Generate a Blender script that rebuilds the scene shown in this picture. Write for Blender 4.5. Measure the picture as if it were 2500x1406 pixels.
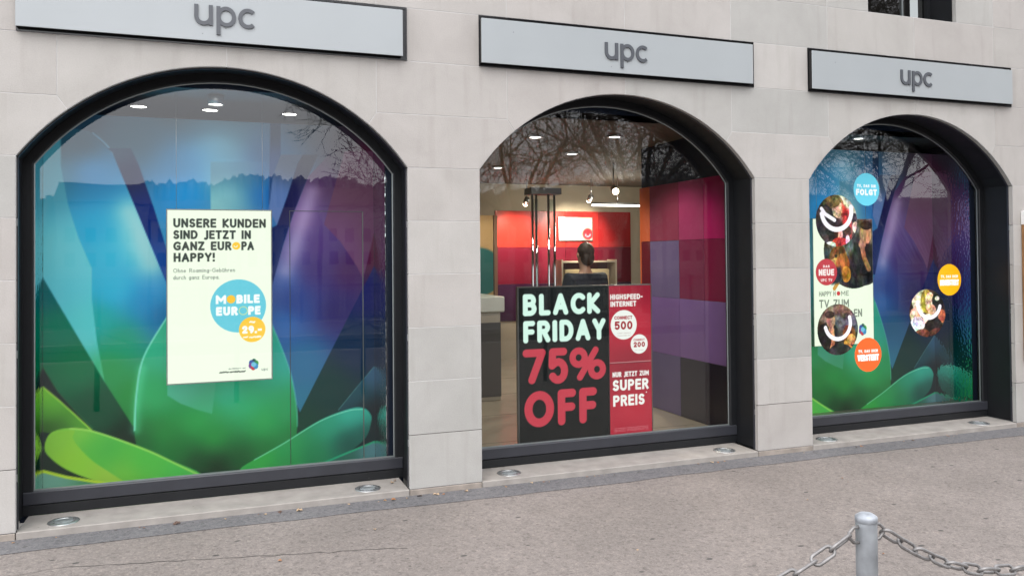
import bpy, bmesh, math, random
import numpy as np
from mathutils import Vector, Matrix
random.seed(7); np.random.seed(7)
scene = bpy.context.scene
for o in list(bpy.data.objects): bpy.data.objects.remove(o)
COL = scene.collection

# ------------------------------------------------------------------ camera
cam_d = bpy.data.cameras.new('camera'); cam = bpy.data.objects.new('camera', cam_d); COL.objects.link(cam)
cam_d.sensor_width = 36.0; cam_d.sensor_fit = 'HORIZONTAL'
cam_d.lens = 1980.744 / 2500 * 36
cam_d.shift_y = -106.62 / 2500
cam_d.clip_start = 0.05; cam_d.clip_end = 2000
YAW, PITCH, ROLL = 0.354686, 0.015951, -0.008989
fw = Vector((math.sin(YAW)*math.cos(PITCH), math.cos(YAW)*math.cos(PITCH), math.sin(PITCH)))
rt = Vector((math.cos(YAW), -math.sin(YAW), 0)); up = rt.cross(fw)
r2 = rt*math.cos(ROLL) + up*math.sin(ROLL); u2 = up*math.cos(ROLL) - rt*math.sin(ROLL)
cam.matrix_world = Matrix(((r2.x, u2.x, -fw.x, 1.1779), (r2.y, u2.y, -fw.y, -5.9626), (r2.z, u2.z, -fw.z, 1.7208), (0, 0, 0, 1)))
scene.camera = cam

# ------------------------------------------------------------------ light: overcast winter day
SUN_EL, SUN_AZ = math.radians(55), math.radians(205)     # azimuth measured clockwise from +Y (north)
w = bpy.data.worlds.new('World'); scene.world = w; w.use_nodes = True
nt = w.node_tree; nt.nodes.clear()
sky = nt.nodes.new('ShaderNodeTexSky'); sky.sky_type = 'NISHITA'; sky.sun_disc = False
sky.sun_elevation = SUN_EL; sky.sun_rotation = SUN_AZ; sky.altitude = 400
sky.air_density = 1.0; sky.dust_density = 4.0; sky.ozone_density = 1.0
hs = nt.nodes.new('ShaderNodeHueSaturation'); hs.inputs['Saturation'].default_value = 0.34
bg = nt.nodes.new('ShaderNodeBackground'); bg.inputs['Strength'].default_value = 0.15
wo = nt.nodes.new('ShaderNodeOutputWorld')
gm = nt.nodes.new('ShaderNodeGamma'); gm.inputs['Gamma'].default_value = 0.35           # thick even cloud: flattens the clear-sky gradient
mu_ = nt.nodes.new('ShaderNodeVectorMath'); mu_.operation = 'MULTIPLY'; mu_.inputs[1].default_value = (4.6, 4.6, 4.7)
nt.links.new(sky.outputs[0], hs.inputs['Color']); nt.links.new(hs.outputs[0], gm.inputs['Color']); nt.links.new(gm.outputs[0], mu_.inputs[0])
nt.links.new(mu_.outputs[0], bg.inputs['Color']); nt.links.new(bg.outputs[0], wo.inputs[0])
sd = bpy.data.lights.new('sun', 'SUN'); sd.energy = 0.5; sd.angle = math.radians(40); sd.color = (1.0, 0.975, 0.95)
sun = bpy.data.objects.new('sun', sd); COL.objects.link(sun)
sdir = Vector((math.sin(SUN_AZ)*math.cos(SUN_EL), math.cos(SUN_AZ)*math.cos(SUN_EL), math.sin(SUN_EL)))
sun.rotation_euler = sdir.to_track_quat('Z', 'Y').to_euler(); sun.location = sdir*30
vs = scene.view_settings; vs.view_transform = 'Standard'; vs.look = 'None'; vs.gamma = 1; vs.exposure = 1.19; vs.use_curve_mapping = False
scene.render.engine = 'CYCLES'
scene.cycles.use_denoising = True
scene.cycles.max_bounces = 6; scene.cycles.transparent_max_bounces = 12
scene.cycles.caustics_reflective = False; scene.cycles.caustics_refractive = False
scene.cycles.sample_clamp_indirect = 6.0

# ------------------------------------------------------------------ helpers
def lin(c):
    c = np.asarray(c, float)/255.0
    return np.where(c <= 0.04045, c/12.92, ((c+0.055)/1.055)**2.4)
def L(*c): return tuple(float(v) for v in lin(c)) + (1.0,)
def tag(o, label, cat, group=None, kind=None):
    if label: o['label'] = label
    if cat: o['category'] = cat
    if group: o['group'] = group
    if kind: o['kind'] = kind
    return o
def link(o, parent=None):
    COL.objects.link(o)
    if parent is not None: o.parent = parent
    return o
def empty(name, loc=(0, 0, 0)):
    o = bpy.data.objects.new(name, None); o.location = loc; o.empty_display_size = .1; COL.objects.link(o); return o
class MB:
    def __init__(s): s.v = []; s.f = []; s.sm = []
    def add(s, vs, fs, smooth=False):
        n = len(s.v); s.v += [tuple(map(float, p)) for p in vs]; s.f += [tuple(i+n for i in f) for f in fs]; s.sm += [smooth]*len(fs); return s
    def box(s, x0, x1, y0, y1, z0, z1):
        return s.add([(x0,y0,z0),(x1,y0,z0),(x1,y1,z0),(x0,y1,z0),(x0,y0,z1),(x1,y0,z1),(x1,y1,z1),(x0,y1,z1)],
                     [(0,3,2,1),(4,5,6,7),(0,1,5,4),(1,2,6,5),(2,3,7,6),(3,0,4,7)])
    def bbox(s, x0, x1, y0, y1, z0, z1, b=.004):
        """box with chamfered edges on all sides"""
        P = []; 
        for z, ins in ((z0,1),(z0+b,0),(z1-b,0),(z1,1)):
            i = b if ins else 0
            if ins: ring = [(x0+i,y0+i),(x1-i,y0+i),(x1-i,y1-i),(x0+i,y1-i)]; ring = [ring[0],ring[0],ring[1],ring[1],ring[2],ring[2],ring[3],ring[3]]
            else: ring = [(x0,y0+b),(x0+b,y0),(x1-b,y0),(x1,y0+b),(x1,y1-b),(x1-b,y1),(x0+b,y1),(x0,y1-b)]
            P.append([(x,y,z) for x,y in ring])
        vs = sum(P, []); fs = []
        for k in range(3):
            for j in range(8):
                a = k*8+j; c = k*8+(j+1)%8
                fs.append((a, c, c+8, a+8))
        fs.append(tuple(range(7,-1,-1))); fs.append(tuple(range(24,32)))
        return s.add(vs, fs)
    def poly_y(s, pts, y): return s.add([(x,y,z) for x,z in pts], [tuple(range(len(pts)))])
    def prism(s, pts, y0, y1, bev=0.0, caps=True):
        """polygon (x,z) counter-clockwise seen from -Y, extruded from y0 (front) to y1 (back)"""
        n = len(pts); rings = []
        if bev: rings.append([(x, y0, z) for x, z in inset(pts, bev)]); rings.append([(x, y0+bev, z) for x, z in pts])
        else: rings.append([(x, y0, z) for x, z in pts])
        rings.append([(x, y1, z) for x, z in pts])
        vs = sum(rings, []); fs = []
        for k in range(len(rings)-1):
            for j in range(n):
                a, c = k*n+j, k*n+(j+1) % n
                fs.append((a, a+n, c+n, c))
        if caps: fs.append(tuple(range(n))); fs.append(tuple(range(len(vs)-1, len(vs)-n-1, -1)))
        return s.add(vs, fs)
    def tube(s, pts, rad, n=8, caps=True, smooth=True):
        pts = [Vector(p) for p in pts]; m = len(pts)
        if not hasattr(rad, '__len__'): rad = [rad]*m
        ref = Vector((.13, .31, .94)); vs = []; prev = None
        for i, p in enumerate(pts):
            t = (pts[min(i+1, m-1)]-pts[max(i-1, 0)]).normalized()
            u = (prev - t*prev.dot(t)) if prev is not None else ref.cross(t)
            if u.length < 1e-4: u = Vector((1,0,0)).cross(t)
            u.normalize(); prev = u; v = t.cross(u)
            for j in range(n):
                a = 2*math.pi*j/n; vs.append(p + (u*math.cos(a)+v*math.sin(a))*rad[i])
        fs = [(i*n+j, i*n+(j+1) % n, (i+1)*n+(j+1) % n, (i+1)*n+j) for i in range(m-1) for j in range(n)]
        if caps: fs += [tuple(range(n-1, -1, -1)), tuple(range((m-1)*n, m*n))]
        return s.add(vs, fs, smooth)
    def lathe(s, prof, c=(0,0,0), n=24, smooth=True, caps=True):
        vs = []; m = len(prof)
        for r, z in prof:
            for j in range(n):
                a = 2*math.pi*j/n; vs.append((c[0]+r*math.cos(a), c[1]+r*math.sin(a), c[2]+z))
        fs = [(i*n+j, i*n+(j+1) % n, (i+1)*n+(j+1) % n, (i+1)*n+j) for i in range(m-1) for j in range(n)]
        if caps: fs += [tuple(range(n-1, -1, -1)), tuple(range((m-1)*n, m*n))]
        return s.add(vs, fs, smooth)
    def ell(s, c, r, n=14, m=9, smooth=True):
        return s.lathe([(max(1e-4, math.sin(math.pi*k/m))*1.0, -math.cos(math.pi*k/m)) for k in range(m+1)], (0,0,0), n, smooth) if False else s._ell(c, r, n, m, smooth)
    def _ell(s, c, r, n, m, smooth):
        vs = []
        for k in range(m+1):
            t = math.pi*k/m; q = max(1e-3, math.sin(t))
            for j in range(n):
                a = 2*math.pi*j/n; vs.append((c[0]+r[0]*q*math.cos(a), c[1]+r[1]*q*math.sin(a), c[2]-r[2]*math.cos(t)))
        fs = [(i*n+j, i*n+(j+1) % n, (i+1)*n+(j+1) % n, (i+1)*n+j) for i in range(m) for j in range(n)]
        return s.add(vs, fs, smooth)
    def mesh(s, name):
        me = bpy.data.meshes.new(name); me.from_pydata(s.v, [], s.f)
        me.polygons.foreach_set('use_smooth', s.sm); me.update(); return me
    def build(s, name, mat, parent=None, loc=None):
        me = s.mesh(name)
        bm = bmesh.new(); bm.from_mesh(me); bmesh.ops.recalc_face_normals(bm, faces=bm.faces); bm.to_mesh(me); bm.free()
        me.materials.append(mat); o = bpy.data.objects.new(name, me); link(o, parent)
        if loc is not None: o.location = loc
        return o
def inset(pts, d):
    """shrink a counter-clockwise polygon by d along its vertex normals"""
    n = len(pts); out = []
    for i in range(n):
        p0, p1, p2 = np.array(pts[i-1]), np.array(pts[i]), np.array(pts[(i+1) % n])
        e1 = p1-p0; e2 = p2-p1; e1 = e1/max(np.linalg.norm(e1),1e-9); e2 = e2/max(np.linalg.norm(e2),1e-9)
        n1 = np.array((-e1[1], e1[0])); n2 = np.array((-e2[1], e2[0])); b = n1+n2
        k = max(.35, 1+float(n1@n2)); out.append(tuple(p1 + b/k*d))
    return out
def copy_tree(o, parent=None):
    c = o.copy(); COL.objects.link(c); c.parent = parent
    for ch in [x for x in bpy.data.objects if x.parent == o]: copy_tree(ch, c)
    return c

# ------------------------------------------------------------------ materials
def new_mat(name):
    m = bpy.data.materials.new(name); m.use_nodes = True; t = m.node_tree; t.nodes.clear()
    out = t.nodes.new('ShaderNodeOutputMaterial'); b = t.nodes.new('ShaderNodeBsdfPrincipled'); t.links.new(b.outputs[0], out.inputs[0])
    return m, t, b, out
def plain(name, col, rough=.5, metal=0, spec=.5, noise=0.0, scale=20, bump=0.0, bscale=200):
    m, t, b, out = new_mat(name)
    b.inputs['Roughness'].default_value = rough; b.inputs['Metallic'].default_value = metal; b.inputs['Specular IOR Level'].default_value = spec
    tc = t.nodes.new('ShaderNodeTexCoord')
    if noise:
        n = t.nodes.new('ShaderNodeTexNoise'); n.inputs['Scale'].default_value = scale; n.inputs['Detail'].default_value = 5
        t.links.new(tc.outputs['Object'], n.inputs['Vector'])
        mr = t.nodes.new('ShaderNodeMapRange'); mr.inputs['From Min'].default_value = .3; mr.inputs['From Max'].default_value = .7
        mr.inputs['To Min'].default_value = 1-noise; mr.inputs['To Max'].default_value = 1+noise
        t.links.new(n.outputs['Fac'], mr.inputs['Value'])
        mx = t.nodes.new('ShaderNodeMix'); mx.data_type = 'RGBA'; mx.blend_type = 'MULTIPLY'; mx.inputs['Factor'].default_value = 1
        mx.inputs['A'].default_value = col; t.links.new(mr.outputs[0], mx.inputs['B']); t.links.new(mx.outputs['Result'], b.inputs['Base Color'])
    else: b.inputs['Base Color'].default_value = col
    if bump:
        n2 = t.nodes.new('ShaderNodeTexNoise'); n2.inputs['Scale'].default_value = bscale; n2.inputs['Detail'].default_value = 4
        t.links.new(tc.outputs['Object'], n2.inputs['Vector'])
        bp = t.nodes.new('ShaderNodeBump'); bp.inputs['Strength'].default_value = bump; bp.inputs['Distance'].default_value = .01
        t.links.new(n2.outputs['Fac'], bp.inputs['Height']); t.links.new(bp.outputs[0], b.inputs['Normal'])
    return m
def emit(name, col, s):
    m, t, b, out = new_mat(name); t.nodes.remove(b); e = t.nodes.new('ShaderNodeEmission'); e.inputs[0].default_value = col; e.inputs[1].default_value = s
    t.links.new(e.outputs[0], out.inputs[0]); return m
def print_mat(name, emis=0.0, rough=.45, spec=.3, diffuse=False):
    """flat print: colours come from the sheet's own colour attribute; emits those colours when emis > 0"""
    m, t, b, out = new_mat(name); a = t.nodes.new('ShaderNodeVertexColor'); a.layer_name = 'Col'
    if emis:
        if diffuse: t.links.new(a.outputs[0], b.inputs['Base Color'])
        else: b.inputs['Base Color'].default_value = (.006, .006, .006, 1)
        t.links.new(a.outputs[0], b.inputs['Emission Color']); b.inputs['Emission Strength'].default_value = emis
    else: t.links.new(a.outputs[0], b.inputs['Base Color'])
    b.inputs['Roughness'].default_value = rough; b.inputs['Specular IOR Level'].default_value = spec
    return m
def ramp(t, stops, interp='LINEAR'):
    r = t.nodes.new('ShaderNodeValToRGB'); cr = r.color_ramp; cr.interpolation = interp
    while len(cr.elements) < len(stops): cr.elements.new(.5)
    for e, (p, c) in zip(cr.elements, stops): e.position = p; e.color = c
    return r

def stone_mat():
    m, t, b, out = new_mat('limestone'); b.inputs['Roughness'].default_value = .75; b.inputs['Specular IOR Level'].default_value = .25
    tc = t.nodes.new('ShaderNodeTexCoord'); oi = t.nodes.new('ShaderNodeObjectInfo')
    ad = t.nodes.new('ShaderNodeVectorMath'); ad.operation = 'MULTIPLY_ADD'; ad.inputs[1].default_value = (1,1,1)
    cb = t.nodes.new('ShaderNodeCombineXYZ'); ml = t.nodes.new('ShaderNodeMath'); ml.operation = 'MULTIPLY'; ml.inputs[1].default_value = 37
    t.links.new(oi.outputs['Random'], ml.inputs[0])
    for k in range(3): t.links.new(ml.outputs[0], cb.inputs[k])
    t.links.new(tc.outputs['Object'], ad.inputs[0]); t.links.new(cb.outputs[0], ad.inputs[2])
    n = t.nodes.new('ShaderNodeTexNoise'); n.inputs['Scale'].default_value = 2.6; n.inputs['Detail'].default_value = 9; n.inputs['Roughness'].default_value = .62; n.inputs['Distortion'].default_value = .4
    t.links.new(ad.outputs[0], n.inputs['Vector'])
    r = ramp(t, [(.28, (0.3654,0.3553,0.3385,1)), (.5, (0.399,0.3881,0.3721,1)), (.72, (0.4284,0.4175,0.4015,1))]); t.links.new(n.outputs['Fac'], r.inputs[0])
    # per-block tone: some pinker, some greyer
    r2 = ramp(t, [(0, (.93,.94,.93,1)), (.35, (1,.985,.965,1)), (.7, (1.0,.965,.95,1)), (1, (1.06,1.045,1.03,1))]); t.links.new(oi.outputs['Random'], r2.inputs[0])
    mx = t.nodes.new('ShaderNodeMix'); mx.data_type = 'RGBA'; mx.blend_type = 'MULTIPLY'; mx.inputs['Factor'].default_value = 1
    t.links.new(r.outputs[0], mx.inputs['A']); t.links.new(r2.outputs[0], mx.inputs['B'])
    # soft vertical weathering streaks
    mp = t.nodes.new('ShaderNodeMapping'); mp.inputs['Scale'].default_value = (9, 9, .8); t.links.new(ad.outputs[0], mp.inputs[0])
    n3 = t.nodes.new('ShaderNodeTexNoise'); n3.inputs['Scale'].default_value = 1.4; n3.inputs['Detail'].default_value = 6; t.links.new(mp.outputs[0], n3.inputs['Vector'])
    r3 = ramp(t, [(.25, (.86,.85,.83,1)), (.45, (1,1,1,1))]); t.links.new(n3.outputs['Fac'], r3.inputs[0])
    mx2 = t.nodes.new('ShaderNodeMix'); mx2.data_type = 'RGBA'; mx2.blend_type = 'MULTIPLY'; mx2.inputs['Factor'].default_value = .6
    t.links.new(mx.outputs['Result'], mx2.inputs['A']); t.links.new(r3.outputs[0], mx2.inputs['B'])
    # fine pores
    n4 = t.nodes.new('ShaderNodeTexNoise'); n4.inputs['Scale'].default_value = 120; n4.inputs['Detail'].default_value = 5; t.links.new(tc.outputs['Object'], n4.inputs['Vector'])
    r4 = ramp(t, [(.3, (.93,.93,.93,1)), (.6, (1.02,1.02,1.02,1))]); t.links.new(n4.outputs['Fac'], r4.inputs[0])
    mx3 = t.nodes.new('ShaderNodeMix'); mx3.data_type = 'RGBA'; mx3.blend_type = 'MULTIPLY'; mx3.inputs['Factor'].default_value = .8
    t.links.new(mx2.outputs['Result'], mx3.inputs['A']); t.links.new(r4.outputs[0], mx3.inputs['B'])
    t.links.new(mx3.outputs['Result'], b.inputs['Base Color'])
    bp = t.nodes.new('ShaderNodeBump'); bp.inputs['Strength'].default_value = .25; bp.inputs['Distance'].default_value = .004
    t.links.new(n4.outputs['Fac'], bp.inputs['Height']); t.links.new(bp.outputs[0], b.inputs['Normal'])
    return m
def asphalt_mat(name, c0, c1, c2, fleck):
    m, t, b, out = new_mat(name); b.inputs['Roughness'].default_value = .85; b.inputs['Specular IOR Level'].default_value = .2
    tc = t.nodes.new('ShaderNodeTexCoord')
    big = t.nodes.new('ShaderNodeTexNoise'); big.inputs['Scale'].default_value = .9; big.inputs['Detail'].default_value = 7; big.inputs['Roughness'].default_value = .6
    t.links.new(tc.outputs['Object'], big.inputs['Vector'])
    r = ramp(t, [(.3, c0), (.52, c1), (.75, c2)]); t.links.new(big.outputs['Fac'], r.inputs[0])
    vo = t.nodes.new('ShaderNodeTexVoronoi'); vo.inputs['Scale'].default_value = 150; t.links.new(tc.outputs['Object'], vo.inputs['Vector'])
    sp = t.nodes.new('ShaderNodeSeparateColor'); t.links.new(vo.outputs['Color'], sp.inputs[0])
    r2 = ramp(t, [(0, (.55,.55,.56,1)), (.2, (.82,.82,.82,1)), (.55, (1,1,1,1)), (.85, (1.1,1.08,1.06,1)), (1, (1.55,1.5,1.45,1))]); t.links.new(sp.outputs[0], r2.inputs[0])
    mx = t.nodes.new('ShaderNodeMix'); mx.data_type = 'RGBA'; mx.blend_type = 'MULTIPLY'; mx.inputs['Factor'].default_value = .5
    t.links.new(r.outputs[0], mx.inputs['A']); t.links.new(r2.outputs[0], mx.inputs['B'])
    n5 = t.nodes.new('ShaderNodeTexNoise'); n5.inputs['Scale'].default_value = 26; n5.inputs['Detail'].default_value = 6; t.links.new(tc.outputs['Object'], n5.inputs['Vector'])
    r5 = ramp(t, [(.3, (.8,.8,.8,1)), (.6, (1.06,1.06,1.06,1))]); t.links.new(n5.outputs['Fac'], r5.inputs[0])
    mx5 = t.nodes.new('ShaderNodeMix'); mx5.data_type = 'RGBA'; mx5.blend_type = 'MULTIPLY'; mx5.inputs['Factor'].default_value = .7
    t.links.new(mx.outputs['Result'], mx5.inputs['A']); t.links.new(r5.outputs[0], mx5.inputs['B'])
    v3 = t.nodes.new('ShaderNodeTexVoronoi'); v3.inputs['Scale'].default_value = 58; t.links.new(tc.outputs['Object'], v3.inputs['Vector'])
    s3 = t.nodes.new('ShaderNodeSeparateColor'); t.links.new(v3.outputs['Color'], s3.inputs[0])
    r6 = ramp(t, [(0, (.66,.66,.67,1)), (.12, (.86,.86,.86,1)), (.3, (1,1,1,1)), (.9, (1.02,1.02,1.02,1)), (1, (1.22,1.2,1.18,1))]); t.links.new(s3.outputs[1], r6.inputs[0])
    mx7 = t.nodes.new('ShaderNodeMix'); mx7.data_type = 'RGBA'; mx7.blend_type = 'MULTIPLY'; mx7.inputs['Factor'].default_value = .75
    t.links.new(mx5.outputs['Result'], mx7.inputs['A']); t.links.new(r6.outputs[0], mx7.inputs['B']); mx5 = mx7
    # dark flecks: bits of tar and trodden dirt
    mp = t.nodes.new('ShaderNodeMapping'); mp.inputs['Scale'].default_value = (5, 8, 8); mp.inputs['Rotation'].default_value = (0, 0, .4); t.links.new(tc.outputs['Object'], mp.inputs[0])
    v2 = t.nodes.new('ShaderNodeTexVoronoi'); v2.inputs['Scale'].default_value = 1.0; t.links.new(mp.outputs[0], v2.inputs['Vector'])
    rr = ramp(t, [(.0, (1,1,1,1)), (fleck, (1,1,1,1)), (fleck+.04, (0,0,0,1))]); t.links.new(v2.outputs['Distance'], rr.inputs[0])
    sc2 = t.nodes.new('ShaderNodeSeparateColor'); t.links.new(v2.outputs['Color'], sc2.inputs[0])
    gt = t.nodes.new('ShaderNodeMath'); gt.operation = 'GREATER_THAN'; gt.inputs[1].default_value = .70; t.links.new(sc2.outputs[0], gt.inputs[0])
    mu = t.nodes.new('ShaderNodeMath'); mu.operation = 'MULTIPLY'; t.links.new(rr.outputs[0], mu.inputs[0]); t.links.new(gt.outputs[0], mu.inputs[1])
    mx6 = t.nodes.new('ShaderNodeMix'); mx6.data_type = 'RGBA'; mx6.inputs['B'].default_value = (.075,.07,.066,1)
    t.links.new(mu.outputs[0], mx6.inputs['Factor']); t.links.new(mx5.outputs['Result'], mx6.inputs['A'])
    t.links.new(mx6.outputs['Result'], b.inputs['Base Color'])
    bp = t.nodes.new('ShaderNodeBump'); bp.inputs['Strength'].default_value = .35; bp.inputs['Distance'].default_value = .004
    t.links.new(vo.outputs['Distance'], bp.inputs['Height']); t.links.new(bp.outputs[0], b.inputs['Normal'])
    return m
def glass_mat(name, tint, ior, wave=0.0):
    m, t, b, out = new_mat(name); t.nodes.remove(b)
    tr = t.nodes.new('ShaderNodeBsdfTransparent'); tr.inputs[0].default_value = tint
    gl = t.nodes.new('ShaderNodeBsdfGlossy'); gl.inputs['Roughness'].default_value = 0.012; gl.inputs[0].default_value = (1,1,1,1)
    fr = t.nodes.new('ShaderNodeFresnel'); fr.inputs['IOR'].default_value = ior
    mx = t.nodes.new('ShaderNodeMixShader'); t.links.new(fr.outputs[0], mx.inputs[0]); t.links.new(tr.outputs[0], mx.inputs[1]); t.links.new(gl.outputs[0], mx.inputs[2])
    t.links.new(mx.outputs[0], out.inputs[0])
    if wave:
        tc = t.nodes.new('ShaderNodeTexCoord'); n = t.nodes.new('ShaderNodeTexNoise'); n.inputs['Scale'].default_value = 1.6; n.inputs['Detail'].default_value = 2
        t.links.new(tc.outputs['Object'], n.inputs['Vector']); bp = t.nodes.new('ShaderNodeBump'); bp.inputs['Strength'].default_value = 1; bp.inputs['Distance'].default_value = wave
        t.links.new(n.outputs['Fac'], bp.inputs['Height']); t.links.new(bp.outputs[0], gl.inputs['Normal'])
    return m

M = {}
M['stone'] = stone_mat()
M['mortar'] = plain('pale_mortar', (0.4704,0.462,0.4536,1), .9, noise=.12, scale=8)
M['gap'] = plain('open_joint', (.06,.055,.05,1), .9)
M['sill'] = plain('sill_stone', (0.2898,0.2671,0.2436,1), .8, noise=.16, scale=7, bump=.15)
M['kerb'] = plain('plinth_stone', (0.2688,0.2335,0.2016,1), .85, noise=.22, scale=9, bump=.25)
M['metal'] = plain('anthracite_metal', (0.00924,0.01008,0.01176,1), .45, spec=.35, noise=.12, scale=6)
M['metal2'] = plain('anthracite_edge', (0.0294,0.03108,0.03864,1), .38, noise=.1, scale=6)
M['black'] = plain('black_gloss', (.006,.006,.007,1), .12)
M['bead'] = plain('glazing_bead', (.28,.31,.31,1), .35, .6)
M['glass'] = glass_mat('shop_glass', (.94,.97,.96,1), 1.59, .0006)
M['glass2'] = glass_mat('office_glass', (.25,.26,.25,1), 1.6, .001)
M['asphalt'] = asphalt_mat('walkway_asphalt', (0.1831,0.163,0.1495,1), (0.21,0.1856,0.1705,1), (0.2419,0.2142,0.1982,1), .085)
M['asphalt2'] = asphalt_mat('strip_asphalt', (0.126,0.1235,0.1277,1), (0.147,0.1436,0.1478,1), (0.1764,0.1714,0.1739,1), .08)
M['road'] = asphalt_mat('road_asphalt', (.05,.05,.052,1), (.065,.064,.064,1), (.085,.083,.082,1), .05)
M['signwhite'] = plain('sign_panel_white', (0.336,0.3595,0.3696,1), .3, spec=.5, noise=.03, scale=1.5)
def speck(m, scale, lim, dark):
    t = m.node_tree; b = next(n for n in t.nodes if n.type == 'BSDF_PRINCIPLED'); l = b.inputs['Base Color'].links[0]; src = l.from_socket
    tc = t.nodes.new('ShaderNodeTexCoord'); v = t.nodes.new('ShaderNodeTexVoronoi'); v.inputs['Scale'].default_value = scale; t.links.new(tc.outputs['Object'], v.inputs['Vector'])
    r = ramp(t, [(0, (1,1,1,1)), (lim, (1,1,1,1)), (lim+.03, (0,0,0,1))]); t.links.new(v.outputs['Distance'], r.inputs[0]); s = t.nodes.new('ShaderNodeSeparateColor'); t.links.new(v.outputs['Color'], s.inputs[0])
    g = t.nodes.new('ShaderNodeMath'); g.operation = 'GREATER_THAN'; g.inputs[1].default_value = .86; t.links.new(s.outputs[0], g.inputs[0])
    mu = t.nodes.new('ShaderNodeMath'); mu.operation = 'MULTIPLY'; t.links.new(r.outputs[0], mu.inputs[0]); t.links.new(g.outputs[0], mu.inputs[1])
    mx = t.nodes.new('ShaderNodeMix'); mx.data_type = 'RGBA'; mx.inputs['B'].default_value = dark; t.links.new(mu.outputs[0], mx.inputs['Factor']); t.links.new(src, mx.inputs['A']); t.links.new(mx.outputs['Result'], b.inputs['Base Color'])
speck(M['signwhite'], 13, .045, (.16,.17,.17,1)); speck(M['metal'], 22, .04, (.10,.10,.10,1)); speck(M['sill'], 16, .07, (.16,.14,.12,1)); speck(M['kerb'], 18, .10, (.13,.11,.09,1))
M['signgrey'] = plain('sign_letter_grey', (0.0714,0.07728,0.0882,1), .4)
M['galv'] = plain('galvanised_steel', (0.2856,0.3024,0.3192,1), .5, .55, noise=.25, scale=14, bump=.1, bscale=60)
M['chain'] = plain('chain_steel', (0.2184,0.21,0.2058,1), .5, .6, noise=.3, scale=30)
M['print'] = print_mat('matt_print'); M['vinyl'] = print_mat('vinyl_print', 0, .3, .4)
M['lightbox'] = print_mat('backlit_print', .51, .5, .1); M['lightbox2'] = print_mat('backlit_dim_print', .45, .5, .05); M['mural'] = print_mat('mural_added_glow', .14, .6, .0, diffuse=True)  # lightboxes are backlit; the mural's own glow is added to brighten it
M['alu'] = plain('aluminium', (.55,.56,.56,1), .35, .9)
M['chrome'] = plain('chrome', (.75,.75,.74,1), .08, 1)

# ================================================================== the setting
GZ = -0.05                                  # pavement level; the stone plinth stands 5 cm above it
CEN = (1.281, 4.401, 7.545); HW = 1.277; SPR = 2.4; TOP = 3.06
RAD = (HW*HW + (TOP-SPR)**2)/(2*(TOP-SPR)); ZC = TOP-RAD
def arch(c, off=0.0, n=28, z0=0.0):
    """outline of one arched opening widened by off: up the left jamb, over the arc, down the right jamb"""
    R = RAD+off; h = HW+off; zs = ZC+math.sqrt(R*R-h*h); a0 = math.asin(h/R)
    pts = [(c-h, z0), (c-h, zs)]
    pts += [(c+R*math.sin(-a0+2*a0*k/n), ZC+R*math.cos(-a0+2*a0*k/n)) for k in range(1, n)]
    return pts + [(c+h, zs), (c+h, z0)]
def arc_pts(c, x0, x1, off=0.0, n=12):
    R = RAD+off; return [(c+x, ZC+math.sqrt(R*R-x*x)) for x in np.linspace(x0, x1, n)]

def sheet(name, x0, x1, y0, y1, z, mat, parent=None, th=None):
    mb = MB()
    if th: mb.box(x0, x1, y0, y1, z-th, z)
    else: mb.add([(x0,y0,z),(x1,y0,z),(x1,y1,z),(x0,y1,z)], [(0,1,2,3)])
    return mb.build(name, mat, parent)
g = sheet('ground', -500, 500, -600, 60, GZ-.30, plain('earth', (.16,.15,.13,1), .9, noise=.2, scale=1)); g['kind'] = 'structure'
pv = sheet('pavement', -40, 50, -9.2, .02, GZ, M['asphalt'], th=.2); pv['kind'] = 'structure'
mb = MB(); rng = random.Random(3)           # newer, greyer asphalt along the foot of the building, its edge slightly wavy
xs = np.arange(-12, 22.01, .25); ed = [-.262+.016*math.sin(x*1.3)+.012*rng.uniform(-1, 1) for x in xs]
mb.add([(x, e, GZ+.003) for x, e in zip(xs, ed)]+[(x, .0, GZ+.005) for x in xs], [(i, i+1, len(xs)+i+1, len(xs)+i) for i in range(len(xs)-1)])
st = mb.build('repair_strip', M['asphalt2'], pv)
def crack(pts, wd):
    mb = MB(); vs = []; fs = []
    for i, (x, y) in enumerate(pts):
        q = pts[min(i+1, len(pts)-1)]; p0 = pts[max(i-1, 0)]; d = np.array((q[0]-p0[0], q[1]-p0[1])); d = d/np.linalg.norm(d); nn = np.array((-d[1], d[0]))*wd*rng.uniform(.3, 1.2)
        vs += [(x+nn[0], y+nn[1], GZ+.002), (x-nn[0], y-nn[1], GZ+.002)]
    mb.add(vs, [(2*i, 2*i+1, 2*i+3, 2*i+2) for i in range(len(pts)-1)]); return mb.build('crack', M['gap'], pv)
def wob(a, b, n, s): return [(a[0]+(b[0]-a[0])*k/n+rng.uniform(-s, s), a[1]+(b[1]-a[1])*k/n+rng.uniform(-s, s)) for k in range(n+1)]
crack(wob((.35, -.62), (2.3, -1.05), 30, .012), .0035); crack(wob((-.6, -.80), (.35, -.62), 16, .012), .002)
road = sheet('road', -60, 70, -12.4, -9.38, GZ-.12, M['road'], th=.15); road['kind'] = 'structure'
M['kerbs'] = plain('granite_kerb', (.30,.29,.28,1), .8, noise=.2, scale=20)
k1 = sheet('kerb', -60, 70, -9.38, -9.2, GZ+.004, M['kerbs'], th=.25); k1['kind'] = 'structure'
k2 = sheet('kerb', -60, 70, -12.58, -12.4, GZ+.004, M['kerbs'], th=.25); k2['kind'] = 'structure'
pr = sheet('promenade', -60, 70, -16.5, -12.58, GZ, M['asphalt2'], th=.2); pr['kind'] = 'structure'
M['water'] = plain('lake_water', (.03,.05,.055,1), .12, bump=.4, bscale=1.5)
wt = sheet('water', -300, 300, -160, -16.6, GZ-.25, M['water']); wt['kind'] = 'structure'
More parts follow.
